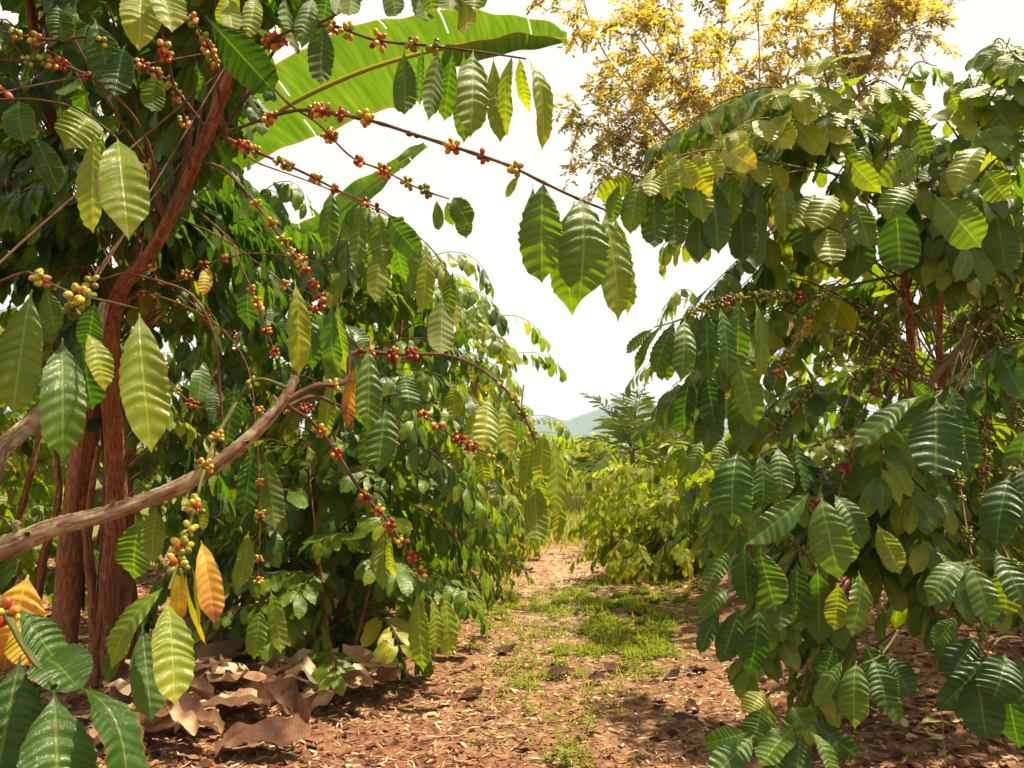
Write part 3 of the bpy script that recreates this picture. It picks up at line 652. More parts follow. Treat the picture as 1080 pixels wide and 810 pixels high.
# the tree's own inner crown: twigs that leave the stems and carry drooping leaves
def inner_crown(root, base, stems, targets, res, age, hang, L, f0=.45, sp=.06, name='crown', twigmat=None, wl=.42, sag=.12):
    acc = Acc(); LV = Leaves(); cs = []
    for T in targets:
        best = None
        for c in stems:
            k = int(np.argmin(np.linalg.norm(c - (T + np.array([0, 0, -.25])), axis=1))); dd = np.linalg.norm(c[k] - T)
            if best is None or dd < best[0]: best = (dd, c[k])
        p0 = best[1]; m = (p0 * .45 + T * .55) + np.array([0, 0, sag + .12 * best[0]])
        cs.append(spray(acc, LV, [p0, m, T], .0045, .0016, f0, sp, L, age if random.random() > .04 else (.5, .66), hang, n=14, knots=False, sides=5, out=np.array([T[0] - p0[0], T[1] - p0[1], .01]), wl=wl))
    LV.emit(acc, res, 0); acc.build(name, [M_LEAF, twigmat or M_TWIG], root, base); return cs
def pick(n, x0, x1, y0, y1, d0, d1): return [P(random.uniform(x0, x1), random.uniform(y0, y1), random.uniform(d0, d1)) for _ in range(n)]
random.seed(5)
tg = pick(80, -120, 290, -100, 300, 2.9, 4.6) + pick(48, -80, 250, -90, 230, 2.3, 3.9) + pick(16, 200, 330, -80, 60, 2.2, 3.4) + pick(22, -40, 120, 180, 400, 2.6, 4.2) + pick(26, 150, 330, 200, 440, 3.0, 4.4) + pick(10, 130, 260, 420, 560, 3.8, 4.8)
cs = inner_crown(TA, bA, [sA1[20:], sA2[25:], sA3[25:]], tg, 'mid', (.04, .36), 1.3, .160, sp=.05)
for c in random.sample(cs, 70):
    j = random.randint(4, 10); a = Acc(); berries(a, c[j], c[j + 1] - c[j], random.randint(5, 10), random.uniform(.0056, .0070), random.choice([.35, .45, .55, .65, .72]), .13, 0, BALL2)
    if a.n: a.build('cherry_cluster', [M_BERRY], TA, c[j], loc=c[j] - bA)

# ---- the tree whose limbs reach in from the left edge
random.seed(33)
bB = np.array([-1.95, 1.75, float(height(-1.95, 1.75)) - .03])
TB = thing('coffee_tree', 'left edge coffee tree whose bare lichened limb crosses in front of the red stems', 'coffee tree', bB, 'coffee trees lining the path')
acc = Acc(); cB = spline([bB, bB + [.02, .02, .7], bB + [.08, .05, 1.5], bB + [-.05, .1, 2.4], bB + [.1, .1, 3.1]], 50); tube(acc, cB, .06, .025, 16, 0, rough=.1); acc.build('stem', [M_LICHEN], TB, bB)
acc = Acc(); LVb = Leaves()
for i in range(26):
    k = random.randint(14, 39); az = random.uniform(1.9, 5.6); spray(acc, LVb, lateral_points(cB[k], az, random.uniform(.4, .8), .4, -1.0), L=.19, sides=5, n=12, age=(.1, .45), knots=False)
for i in range(46):  # unseen foliage above the frame, added to shade the upper left
    T = np.array([random.uniform(-2.4, -.45), random.uniform(1.0, 2.5), random.uniform(2.75, 3.5)]); p0 = cB[random.randint(38, 49)]
    spray(acc, LVb, [p0, (p0 + T) / 2 + [0, 0, .2], T], L=.2, sides=5, n=12, age=(.1, .45), knots=False, hang=.8)
LVb.emit(acc, 'mid', 0); acc.build('crown', [M_LEAF, M_TWIG], TB, bB)
lich = np.array([cB[10], cB[10] + [.25, -.03, .10], P(-60, 600, 1.6), P(0, 580, 1.6), P(60, 556, 1.6), P(120, 540, 1.61), P(200, 508, 1.62), P(258, 466, 1.66), P(296, 426, 1.7), P(312, 397, 1.72)])
branch(TB, bB, lich, .026, .0095, world=True, mat=M_LICHEN, rough=.19, knots=0, sides=18, n=170, name='limb', stubs=13)
stub = np.array([cB[22], P(-60, 520, 1.75), P(0, 474, 1.85), P(30, 447, 1.95), P(62, 415, 2.05), P(95, 372, 2.2), P(110, 320, 2.3)])
branch(TB, bB, stub, .03, .012, world=True, mat=M_LICHEN, rough=.19, knots=0, sides=16, n=100, name='limb', stubs=5)
for b in [
 dict(pts=[(297, 425, 1.7), (330, 408, 1.74), (365, 402, 1.78), (372, 372, 1.8), (420, 374, 1.85), (465, 374, 1.88), (500, 385, 1.88), (530, 408, 1.86), (552, 438, 1.84), (566, 470, 1.84), (573, 500, 1.85)], r0=.006, r1=.0018,
      clusters=[(371, 349, 4, .72), (388, 362, 5, .66), (412, 368, 12, .78), (437, 377, 12, .84), (350, 404, 5, .5), (525, 402, 2, .4), (540, 419, 4, .3), (551, 438, 7, .22), (560, 460, 4, .22)],
      leaves=[((388, 366, 1.8), (388, 458, 1.74), 30, .27, dict(roll=-10, bend=.4)), ((376, 386, 1.82), (366, 458, 1.8), 15, .88, dict(roll=25, twist=.8)), ((350, 398, 1.86), (344, 462, 1.86), 20, .45, dict(roll=40)), ((408, 420, 1.85), (398, 500, 1.78), 36, .22, dict(roll=14, bend=.6)), ((395, 425, 1.9), (385, 495, 1.9), 24, .25, dict(under=True)),
              ((426, 392, 1.9), (433, 434, 1.85), 26, .25, dict(roll=-20, bend=.8)), ((466, 310, 2.1), (465, 376, 2.0), 30, .4, dict(under=True)), ((574, 455, 1.84), (570, 507, 1.8), 26, .52, dict(roll=20, bend=.6)), ((562, 462, 1.86), (553, 515, 1.86), 20, .5, dict(under=True)), ((582, 458, 1.85), (586, 548, 1.8), 28, .47, dict(roll=-30, bend=.5)),
              ((563, 505, 1.85), (566, 575, 1.8), 28, .46, dict(under=True, roll=10)), ((588, 508, 1.88), (588, 576, 1.86), 18, .5, dict(under=True, roll=20)), ((570, 500, 1.86), (575, 536, 1.86), 22, .42, dict(roll=50))]),
 dict(pts=[(297, 425, 1.7), (330, 446, 1.8), (355, 478, 1.86), (382, 520, 1.9), (408, 548, 1.93), (428, 580, 1.96), (446, 610, 2.0)], r0=.0045, r1=.002,
      clusters=[(336, 452, 6, .5), (353, 476, 9, .58), (384, 526, 8, .72), (400, 536, 8, .6), (416, 552, 11, .74), (426, 572, 9, .55), (436, 590, 10, .68), (446, 606, 9, .5)],
      leaves=[((440, 622, 2.0), (446, 708, 1.95), 26, .46, dict(roll=10, bend=.4)), ((455, 630, 2.02), (459, 690, 2.0), 20, .5, dict(roll=-30)), ((470, 625, 2.05), (472, 695, 2.02), 22, .52, dict(roll=-20)), ((405, 560, 2.0), (404, 622, 1.98), 22, .4, dict(under=True)), ((412, 565, 2.0), (415, 610, 2.0), 14, .5, dict(roll=40)), ((448, 618, 2.05), (437, 690, 2.06), 16, .42, dict(under=True))]),
 dict(pts=[(290, 436, 1.7), (330, 418, 1.78), (370, 430, 1.9), (420, 415, 1.95), (440, 432, 2.0), (480, 462, 2.0), (520, 482, 2.0), (545, 510, 2.0)], r0=.004, r1=.0016,
      clusters=[(443, 440, 6, .66), (460, 452, 4, .6), (482, 463, 12, .78), (501, 473, 16, .72), (518, 480, 5, .3)],
      leaves=[((516, 418, 2.1), (508, 478, 2.0), 30, .54, dict(roll=-12, bend=.5)), ((528, 424, 2.1), (538, 482, 2.05), 24, .5, dict(roll=-40)), ((500, 430, 2.15), (496, 488, 2.1), 22, .5, dict(under=True)), ((478, 405, 2.1), (480, 440, 2.1), 22, .5, dict(under=True)), ((505, 470, 2.1), (512, 510, 2.1), 16, .5, {})]),
 dict(pts=[(305, 410, 1.71), (275, 400, 1.7), (258, 412, 1.7), (240, 440, 1.66), (226, 465, 1.6), (214, 500, 1.5), (204, 540, 1.38), (192, 580, 1.28), (178, 622, 1.2)], r0=.0045, r1=.002,
      clusters=[(208, 491, 12, .42), (203, 533, 15, .40), (197, 556, 5, .42), (190, 571, 11, .38), (180, 590, 11, .36), (221, 460, 10, .4), (265, 402, 4, .3)],
      leaves=[((176, 632, 1.18), (186, 742, 1.08), 46, .46, dict(bend=.55, roll=-10)), ((150, 658, 1.2), (160, 760, 1.12), 36, .25, dict(bend=.45, roll=18)), ((172, 620, 1.2), (112, 708, 1.15), 32, .4, dict(roll=48, bend=.7)), ((140, 655, 1.25), (108, 720, 1.26), 22, .2, dict(roll=30)), ((212, 570, 1.28), (228, 662, 1.22), 28, .78, dict(roll=-14, bend=.5)),
              ((190, 595, 1.27), (190, 656, 1.27), 18, .76, dict(roll=20)), ((200, 592, 1.28), (212, 660, 1.27), 13, .66, dict(roll=-60)), ((165, 532, 1.6), (160, 592, 1.58), 28, .42, dict(under=True)), ((150, 545, 1.7), (140, 612, 1.7), 46, .3, dict(roll=20)), ((196, 600, 1.3), (214, 682, 1.3), 10, .6, dict(roll=60)), ((215, 525, 1.4), (214, 560, 1.4), 12, .5, {})], mat=M_GREENTWIG),
]:
    b = dict(b); pts = b.pop('pts'); branch(TB, bB, pts, b.pop('r0'), b.pop('r1'), **b)
low = np.array([cB[14], cB[14] + [.35, -.45, .1], P(-70, 560, .95), P(-10, 620, .86), P(25, 682, .80), P(58, 724, .74)])
branch(TB, bB, low,   .0055, .0024, world=True, mat=M_GREENTWIG, name='branch', clusters=[(0, 650, 8, .5)],
       leaves=[((22, 690, .78), (-16, 870, .70), 80, .13, dict(bend=.7, roll=22, fold=.2)), ((57, 728, .74), (62, 905, .66), 82, .16, dict(bend=.6, roll=-6, fold=.22)), ((68, 722, .76), (150, 850, .70), 66, .12, dict(bend=.8, roll=-36)), ((48, 700, .80), (84, 722, .74), 60, .14, dict(roll=-30, bend=1.0)),
               ((14, 640, .86), (72, 712, .86), 46, .2, dict(roll=-48, bend=.7)), ((30, 606, .95), (2, 710, .92), 66, .80, dict(roll=10, bend=.6)), ((20, 650, .9), (40, 702, .9), 52, .7, dict(roll=-20)), ((66, 735, .78), (110, 840, .8), 40, .18, dict(roll=60))])

# ------------------------------------------------------------------ the rest of the left row
ROWL = 'coffee trees lining the path'
coffee_tree('leafy coffee tree behind the pile of dry banana leaves, its skirt nearly on the soil', (-1.25, 5.5), 3.05, 1.1, 215, 'mid', age=(.14, .52), L=.18, hang=1.35, nstem=4, group=ROWL, fruit=(26, .6), seed=41, droop=-1.15, stem_r=.03, lo=.05)
coffee_tree('young coffee tree with upturned bright leaves low beside the first bend of the left row', (-1.0, 4.75), 1.35, .6, 46, 'mid', age=(.28, .46), L=.17, hang=.5, nstem=3, group=ROWL, fruit=(6, .6), seed=42, droop=-.3, stem_r=.016, lo=.1)
coffee_tree('sunlit coffee tree second along the left row with sprigs against the sky', (-.75, 7.7), 3.05, 1.0, 165, 'mid', age=(.30, .60), L=.175, hang=1.2, nstem=4, group=ROWL, fruit=(16, .6), seed=43, droop=-1.1, lo=.05)
coffee_tree('small yellow green coffee tree at the far end of the left row', (-.25, 9.9), 2.2, .85, 80, 'mid', age=(.36, .64), L=.18, hang=1.1, nstem=3, group=ROWL, fruit=(0, .6), seed=44, droop=-1.0, lo=.04)
coffee_tree('last coffee tree of the left row, half hidden where the path bends', (-.35, 12.6), 2.2, .9, 70, 'low', age=(.36, .62), L=.19, hang=1.0, nstem=3, group=ROWL, seed=45, lo=.04)
ROWB = 'coffee trees in the rows behind'
BACKS = [(-3.6, 5.6, 2.6, 'dark coffee tree behind the red peeling stems'), (-4.3, 8.2, 2.6, 'bright coffee tree seen low between the left stems'), (-2.6, 8.4, 2.7, 'coffee tree in the second left row behind the leafy one'),
         (-6.6, 8.6, 2.5, 'light green coffee tree at the left edge beyond the limb'), (-2.4, 11.5, 2.6, 'coffee tree at the back of the second left row'), (-7.5, 12.5, 2.6, 'far coffee tree at the left edge of the grove')]
for i, (x, y, h, lb) in enumerate(BACKS):
    coffee_tree(lb, (x, y), h, .95, 75, 'low', age=(.22, .55), L=.19, hang=.9, nstem=3, group=ROWB, seed=50 + i, lo=.06)
BUSH = 'low coffee bushes beside the path'
for i, (x, y, h, r, n, ag, lb) in enumerate([
    (1.6, 8.6, .85, .72, 110, (.44, .62), 'low yellow green coffee bush on the right where the path narrows'),
    (2.45, 8.7, .85, .7, 100, (.43, .60), 'low coffee bush with pale bare stems next to the white stake'),
    (1.9, 10.7, 1.0, .80, 95, (.47, .62), 'yellow tipped coffee bush rising behind the two low bushes'),
    (2.9, 10.4, 1.05, .85, 90, (.42, .60), 'yellow coffee bush under the palm fronds, partly behind the big right tree'),
    (2.3, 13.0, .9, .85, 80, (.34, .6), 'green coffee bush at the far end of the path'),
    (3.6, 13.8, 1.0, .9, 75, (.3, .55), 'dull green coffee bush in front of the young palm')]):
    coffee_tree(lb, (x, y), h, r, n, 'mid' if y < 9.5 else 'low', age=ag, L=.17, hang=.95, nstem=5, group=BUSH, seed=70 + i, lo=.04, droop=-.7, stem_r=.013, lean=.3, name='coffee_bush', stems_mat=M_PALETWIG, lmat=M_YOUNG)
for i, (x, y, h, r, lb) in enumerate([(2.05, 7.0, 2.75, .75, 'thin coffee tree whose pale top shows above the path side of the big right tree'), (3.9, 6.8, 2.3, .9, 'bright coffee tree glimpsed through the right tree'), (5.6, 7.6, 2.7, 1., 'coffee tree behind the right edge of the grove'), (4.6, 10.5, 2.4, 1., 'back row coffee tree far behind the right tree'), (3.3, 4.9, 2.9, .95, 'dark coffee tree standing just behind the big right tree')]):
    coffee_tree(lb, (x, y), h, r, 75, 'mid' if y < 6 else 'low', age=(.25, .58), L=.19, hang=.95, nstem=3, group=ROWB, seed=90 + i, lo=.12)

# ------------------------------------------------------------------ the big tree on the right
random.seed(61)
bF = P(850, 800, 3.62); bF[2] = float(height(bF[0], bF[1])) - .05
TF = thing('coffee_tree', 'big coffee tree right of the path with bare twigs full of dark green cherries', 'coffee tree', bF, 'coffee trees lining the path')
sF1 = stem(TF, bF, [(850, 820, 3.62), (852, 730, 3.6), (884, 640, 3.58), (940, 570, 3.55), (966, 500, 3.5), (962, 420, 3.4), (958, 330, 3.3), (945, 240, 3.2), (930, 180, 3.1)], [.032, .03, .028, .026, .023, .019, .015, .010, .006], M_BARK, 8)
sF2 = stem(TF, bF, [(858, 815, 3.7), (868, 720, 3.75), (905, 640, 3.8), (985, 540, 3.8), (1000, 460, 3.75), (990, 360, 3.6), (1000, 250, 3.5), (1030, 120, 3.3)], [.028, .027, .024, .02, .018, .015, .012, .006], M_BARK, 6)
sF3 = stem(TF, bF, [(845, 815, 3.55), (848, 720, 3.5), (890, 630, 3.48), (945, 550, 3.45), (950, 470, 3.4), (985, 400, 3.35), (1030, 350, 3.3), (1100, 300, 3.2)], [.022, .02, .02, .018, .016, .013, .010, .005], M_PALETWIG, 3)
def cl(n, x0, y0, x1, y1, ripe, k=9, red=0.06):
    n = int(n * 1.4); k = k + 6
    return [(x0 + (x1 - x0) * (i + random.random() * .7) / n + random.gauss(0, 3), y0 + (y1 - y0) * (i + random.random() * .7) / n + random.gauss(0, 3), random.randint(6, k), .82 if random.random() < red else max(0, random.gauss(ripe, .07))) for i in range(n)]
BF = [
 # long bare twigs hanging with cherries
 dict(pts=[(955, 300, 3.3), (925, 350, 3.1), (895, 420, 2.95), (870, 500, 2.85), (852, 560, 2.8)], cl=cl(9, 940, 320, 860, 540, .1)),
 dict(pts=[(958, 330, 3.3), (930, 390, 3.1), (905, 450, 3.0), (885, 520, 2.9), (878, 580, 2.9)], cl=cl(8, 945, 360, 880, 560, .1)),
 dict(pts=[(960, 350, 3.35), (935, 420, 3.2), (925, 480, 3.1), (905, 560, 3.0)], cl=cl(7, 950, 380, 910, 540, .1)),
 dict(pts=[(955, 310, 3.3), (905, 335, 3.1), (870, 385, 2.95), (840, 430, 2.85), (800, 470, 2.75)], cl=cl(9, 930, 325, 815, 455, .08)),
 dict(pts=[(950, 270, 3.25), (910, 280, 3.0), (870, 310, 2.8), (845, 350, 2.7), (825, 385, 2.65), (815, 410, 2.65)], cl=cl(7, 875, 310, 818, 400, .2, 5)),
 dict(pts=[(962, 380, 3.4), (985, 440, 3.2), (1000, 520, 3.1), (1003, 560, 3.1)], cl=cl(6, 975, 420, 1000, 540, .1)),
 dict(pts=[(990, 360, 3.6), (1020, 335, 3.3), (1060, 318, 3.1), (1120, 312, 3.0)], cl=cl(6, 1000, 350, 1080, 318, .12)),
 dict(pts=[(965, 400, 3.4), (1000, 350, 3.3), (1040, 355, 3.2), (1080, 358, 3.1), (1120, 365, 3.0)], cl=cl(6, 1000, 352, 1080, 360, .1)),
 dict(pts=[(1000, 300, 3.5), (1040, 330, 3.2), (1065, 400, 3.0), (1075, 470, 2.9), (1072, 560, 2.85)], cl=cl(10, 1040, 330, 1072, 560, .12, 11, .12)),
 dict(pts=[(1000, 330, 3.5), (1030, 400, 3.1), (1040, 470, 2.9), (1035, 540, 2.8)], cl=cl(8, 1025, 390, 1036, 530, .1, 10)),
 dict(pts=[(985, 400, 3.5), (1005, 470, 3.1), (1020, 560, 2.9), (1035, 640, 2.75), (1032, 700, 2.7)], cl=cl(7, 1000, 470, 1033, 690, .2, 10, .25)),
 dict(pts=[(958, 300, 3.3), (985, 300, 3.1), (1030, 295, 2.9), (1065, 300, 2.8)], cl=cl(6, 975, 300, 1060, 300, .14, 9, .2)),
 dict(pts=[(958, 310, 3.3), (940, 340, 3.0), (960, 380, 2.9), (975, 440, 2.85)], cl=cl(6, 945, 340, 970, 430, .08)),
 dict(pts=[(950, 290, 3.3), (900, 300, 3.0), (850, 312, 2.8), (800, 312, 2.6), (750, 322, 2.45), (715, 338, 2.35), (690, 345, 2.3)], cl=cl(11, 860, 310, 722, 335, .16, 8),
      leaves=[((712, 337, 2.35), (690, 392, 2.3), 24, .30, dict(roll=20, bend=.6)), ((722, 335, 2.36), (718, 404, 2.28), 26, .27, dict(roll=-10, bend=.5)), ((698, 343, 2.32), (668, 395, 2.3), 16, .32, dict(roll=45)), ((690, 346, 2.3), (660, 372, 2.3), 16, .4, dict(roll=30, bend=.9)),
              ((745, 325, 2.45), (748, 400, 2.4), 28, .22, dict(roll=15)), ((758, 322, 2.46), (770, 398, 2.4), 26, .20, dict(roll=-25)), ((780, 318, 2.5), (778, 390, 2.48), 26, .24, dict(roll=8)), ((795, 315, 2.55), (806, 400, 2.5), 24, .36, dict(roll=-45, bend=.8)), ((735, 330, 2.42), (732, 392, 2.42), 24, .18, dict(under=True)),
              ((770, 360, 2.5), (800, 452, 2.45), 34, .34, dict(roll=-30, bend=.6)), ((745, 390, 2.5), (755, 456, 2.45), 30, .10, dict(roll=5)), ((728, 395, 2.5), (722, 460, 2.5), 26, .12, dict(roll=30)), ((755, 420, 2.5), (742, 480, 2.5), 34, .16, dict(under=True)), ((775, 400, 2.55), (786, 478, 2.5), 30, .22, dict(under=True)), ((700, 345, 2.34), (704, 402, 2.36), 22, .28, dict(under=True))]),
 # leafy limbs of the crown; sunlit look of the top put into leaf age
 dict(pts=[(945, 240, 3.2), (905, 195, 3.05), (860, 180, 2.9), (810, 185, 2.75), (750, 182, 2.6), (700, 186, 2.5), (662, 192, 2.42)], cl=[], sp=[dict(pts=[(860, 180, 2.9), (810, 170, 2.75), (755, 158, 2.6), (715, 165, 2.5), (690, 175, 2.45)], L=.19, age=(.46, .63), hang=1.0, f0=.3)],
      leaves=[((668, 188, 2.42), (630, 208, 2.38), 28, .42, dict(roll=-20, bend=.9)), ((676, 190, 2.44), (664, 246, 2.38), 30, .36, dict(roll=15, bend=.6)), ((690, 188, 2.46), (690, 262, 2.42), 30, .22, dict(under=True, roll=10)), ((712, 188, 2.5), (712, 262, 2.46), 32, .18, dict(under=True, roll=-15)), ((730, 176, 2.52), (742, 232, 2.42), 30, .42, dict(roll=-8, bend=.6)),
              ((735, 190, 2.55), (738, 280, 2.5), 34, .14, dict(under=True)), ((752, 186, 2.6), (758, 268, 2.5), 32, .26, dict(roll=-5)), ((772, 182, 2.62), (765, 245, 2.55), 30, .40, dict(roll=10)), ((778, 190, 2.66), (785, 278, 2.6), 34, .12, dict(under=True, roll=15)), ((800, 186, 2.7), (796, 284, 2.6), 36, .16, dict(roll=-8, under=True)), ((820, 184, 2.75), (830, 250, 2.65), 26, .36, dict(roll=-30, bend=.8)),
              ((718, 168, 2.5), (690, 190, 2.42), 26, .46, dict(roll=-10, bend=.9)), ((652, 190, 2.4), (645, 236, 2.38), 20, .40, dict(roll=40))]),
 dict(pts=[(945, 240, 3.2), (925, 200, 3.1), (900, 150, 3.0), (878, 105, 2.95), (868, 72, 2.9)], cl=[], sp=[dict(pts=[(900, 150, 3.0), (880, 110, 2.95), (845, 90, 2.85), (820, 95, 2.75)], L=.2, age=(.46, .63), hang=.8, f0=.25), dict(pts=[(905, 160, 3.0), (900, 110, 2.95), (925, 85, 2.9), (950, 95, 2.85)], L=.2, age=(.46, .63), hang=.8, f0=.25), dict(pts=[(895, 150, 3.), (850, 130, 2.85), (800, 125, 2.7), (770, 140, 2.6)], L=.2, age=(.46, .63), hang=.9, f0=.3), dict(pts=[(878, 105, 2.95), (868, 70, 2.9), (872, 60, 2.85)], L=.2, age=(.42, .6), hang=.5, f0=.0)], leaves=[]),
 dict(pts=[(990, 300, 3.5), (1000, 230, 3.3), (1025, 150, 3.1), (1050, 80, 3.0), (1065, 40, 2.95)], cl=[], sp=[dict(pts=[(1030, 130, 3.05), (1060, 85, 2.9), (1100, 70, 2.8)], L=.21, age=(.32, .5), hang=.5, f0=.1), dict(pts=[(1020, 160, 3.1), (1000, 130, 3.0), (985, 120, 2.9)], L=.17, age=(.4, .58), hang=.7, f0=.1), dict(pts=[(1025, 150, 3.1), (1060, 140, 2.9), (1095, 150, 2.8)], L=.21, age=(.3, .5), hang=.7, f0=.1)],
      leaves=[((1080, 140, 2.9), (1020, 158, 2.8), 26, .36, dict(roll=20, bend=.6)), ((1040, 100, 3.0), (1075, 150, 2.9), 34, .38, dict(roll=-15)), ((1030, 180, 2.9), (1046, 232, 2.85), 34, .34, dict(roll=5)), ((1000, 95, 3.0), (1020, 130, 2.95), 22, .42, dict(roll=10))]),
 dict(pts=[(945, 240, 3.2), (935, 225, 2.9), (940, 200, 2.7), (950, 180, 2.55)], cl=[], sp=[],
      leaves=[((925, 88, 2.9), (955, 135, 2.8), 30, .40, dict(roll=10, bend=.7)), ((975, 98, 2.85), (957, 128, 2.8), 26, .44, dict(roll=-20)), ((880, 140, 2.8), (898, 178, 2.7), 26, .46, dict(roll=-20)), ((890, 160, 2.75), (930, 205, 2.65), 26, .44, dict(roll=20)),
              ((960, 195, 2.55), (935, 232, 2.5), 36, .40, dict(roll=10, bend=.6)), ((970, 155, 2.6), (925, 195, 2.55), 30, .42, dict(roll=-10)), ((985, 205, 2.55), (1035, 262, 2.45), 44, .37, dict(roll=-10, bend=.7)), ((1035, 155, 2.6), (1005, 205, 2.5), 34, .44, dict(roll=12, bend=.6)), ((1040, 180, 2.6), (1060, 210, 2.5), 34, .38, dict(roll=0)),
              ((880, 205, 2.65), (855, 245, 2.55), 34, .46, dict(roll=20, bend=.6)), ((900, 210, 2.6), (918, 262, 2.55), 30, .36, dict(roll=-25)), ((870, 240, 2.6), (878, 278, 2.5), 34, .48, dict(roll=0, bend=.8)), ((945, 215, 2.6), (950, 290, 2.6), 44, .10, dict(under=True)), ((905, 225, 2.7), (900, 300, 2.65), 40, .12, dict(under=True)), ((1010, 230, 2.7), (1022, 300, 2.65), 36, .14, dict(under=True)),
              ((860, 205, 2.7), (838, 240, 2.6), 26, .42, dict(roll=10)), ((840, 195, 2.75), (850, 270, 2.7), 30, .2, dict(under=True)), ((1050, 220, 2.7), (1062, 290, 2.65), 36, .2, dict(under=True)), ((915, 150, 2.75), (900, 200, 2.7), 28, .44, dict(roll=-30)), ((930, 240, 2.75), (870, 262, 2.65), 24, .38, dict(roll=40)), ((958, 120, 2.85), (980, 165, 2.75), 24, .42, dict(roll=30))]),
 # lower limbs
 dict(pts=[(962, 430, 3.4), (930, 450, 3.0), (880, 460, 2.7), (830, 482, 2.5), (790, 500, 2.35), (765, 505, 2.25), (745, 485, 2.2)], cl=cl(3, 920, 450, 860, 468, .1),
      leaves=[((778, 476, 2.2), (771, 556, 2.1), 46, .20, dict(roll=12, bend=.45, fold=.1)), ((800, 478, 2.3), (806, 540, 2.25), 26, .18, dict(roll=-30)), ((820, 472, 2.35), (826, 528, 2.25), 28, .2, dict(roll=-12)), ((838, 462, 2.4), (850, 520, 2.35), 24, .18, dict(roll=-40)), ((853, 520, 2.25), (787, 575, 2.15), 32, .24, dict(roll=-12, bend=.5)), ((866, 524, 2.2), (885, 612, 2.08), 46, .30, dict(roll=8, bend=.45, fold=.1)),
              ((880, 522, 2.25), (912, 580, 2.15), 30, .2, dict(roll=-30, bend=.7)), ((740, 465, 2.3), (728, 502, 2.25), 18, .3, dict(roll=20)), ((762, 462, 2.3), (757, 496, 2.25), 20, .34, dict(roll=-10)), ((925, 552, 2.3), (950, 606, 2.25), 28, .40, dict(roll=-15)), ((900, 540, 2.3), (890, 600, 2.35), 30, .3, dict(under=True)), ((720, 420, 2.5), (738, 372, 2.5), 1, .3, {})][:11]),
 dict(pts=[(965, 420, 3.4), (990, 410, 2.8), (992, 414, 2.4), (985, 420, 2.1)], cl=[], leaves=[((988, 420, 2.05), (987, 503, 1.93), 56, .16, dict(roll=4, bend=.5, fold=.1)), ((972, 418, 2.1), (900, 468, 2.05), 28, .2, dict(roll=30, bend=.7)), ((1000, 418, 2.15), (1026, 500, 2.1), 36, .08, dict(roll=-35)), ((985, 410, 2.2), (960, 470, 2.25), 34, .08, dict(under=True)), ((1000, 405, 2.2), (1012, 452, 2.2), 30, .12, dict(roll=-60)), ((960, 400, 2.3), (990, 430, 2.2), 20, .2, dict(roll=20))]),
 dict(pts=[(905, 690, 3.5), (880, 640, 3.0), (850, 585, 2.7), (815, 560, 2.5), (790, 560, 2.4)], cl=cl(4, 880, 640, 820, 565, .12),
      leaves=[((800, 575, 2.4), (818, 645, 2.35), 42, .24, dict(roll=10)), ((785, 570, 2.42), (790, 640, 2.4), 34, .18, dict(roll=30)), ((770, 580, 2.45), (745, 622, 2.4), 24, .28, dict(roll=30)), ((825, 600, 2.4), (822, 665, 2.35), 30, .22, dict(under=True)), ((905, 602, 2.3), (902, 672, 2.2), 34, .32, dict(roll=-40, bend=.8, twist=.5)), ((885, 615, 2.35), (880, 665, 2.35), 26, .5, dict(under=True)), ((840, 590, 2.4), (838, 660, 2.4), 34, .14, dict(roll=-20)), ((862, 600, 2.4), (864, 680, 2.45), 34, .15, dict(under=True)), ((780, 640, 2.5), (760, 700, 2.45), 30, .12, dict(roll=10)), ((800, 640, 2.5), (790, 715, 2.45), 30, .1, dict(roll=-10)),
              ((760, 640, 2.5), (738, 690, 2.45), 24, .2, dict(roll=35)), ((770, 620, 2.5), (735, 650, 2.45), 24, .3, dict(roll=20, bend=.8))]),
 dict(pts=[(880, 740, 3.55), (905, 700, 3.0), (945, 665, 2.6), (930, 690, 2.3), (910, 700, 2.2)], cl=[],
      leaves=[((903, 698, 2.15), (901, 770, 2.06), 34, .28, dict(roll=5, bend=.5)), ((920, 695, 2.2), (938, 752, 2.12), 36, .16, dict(roll=-12)), ((890, 695, 2.25), (860, 745, 2.2), 20, .32, dict(roll=40)), ((935, 690, 2.25), (962, 735, 2.2), 34, .14, dict(roll=-35)), ((880, 680, 2.3), (868, 722, 2.3), 34, .12, dict(roll=20)), ((925, 705, 2.3), (950, 765, 2.25), 24, .18, dict(roll=-50)), ((900, 690, 2.35), (885, 740, 2.35), 34, .1, dict(under=True)), ((912, 680, 2.3), (930, 715, 2.3), 30, .14, {})]),
 dict(pts=[(868, 790, 3.5), (840, 730, 2.8), (808, 735, 2.4), (825, 760, 2.15), (838, 768, 2.1)], cl=[],
      leaves=[((838, 766, 2.1), (802, 810, 2.0), 34, .30, dict(roll=15, bend=.6)), ((845, 770, 2.1), (838, 830, 2.02), 28, .18, dict(roll=-5)), ((852, 770, 2.1), (885, 825, 2.0), 24, .3, dict(roll=-35)), ((805, 745, 2.2), (792, 790, 2.15), 34, .2, dict(roll=10)), ((790, 772, 2.15), (742, 785, 2.1), 26, .3, dict(roll=-10)), ((795, 775, 2.15), (750, 822, 2.05), 36, .26, dict(roll=10)), ((805, 728, 2.3), (790, 756, 2.25), 30, .60, dict(roll=5)), ((855, 760, 2.2), (905, 800, 2.15), 26, .1, dict(roll=-20)), ((835, 745, 2.25), (850, 770, 2.2), 34, .34, dict(roll=-10)), ((812, 735, 2.3), (812, 790, 2.3), 22, .4, dict(roll=40)), ((825, 770, 2.15), (815, 840, 2.1), 30, .14, dict(roll=20))]),
]
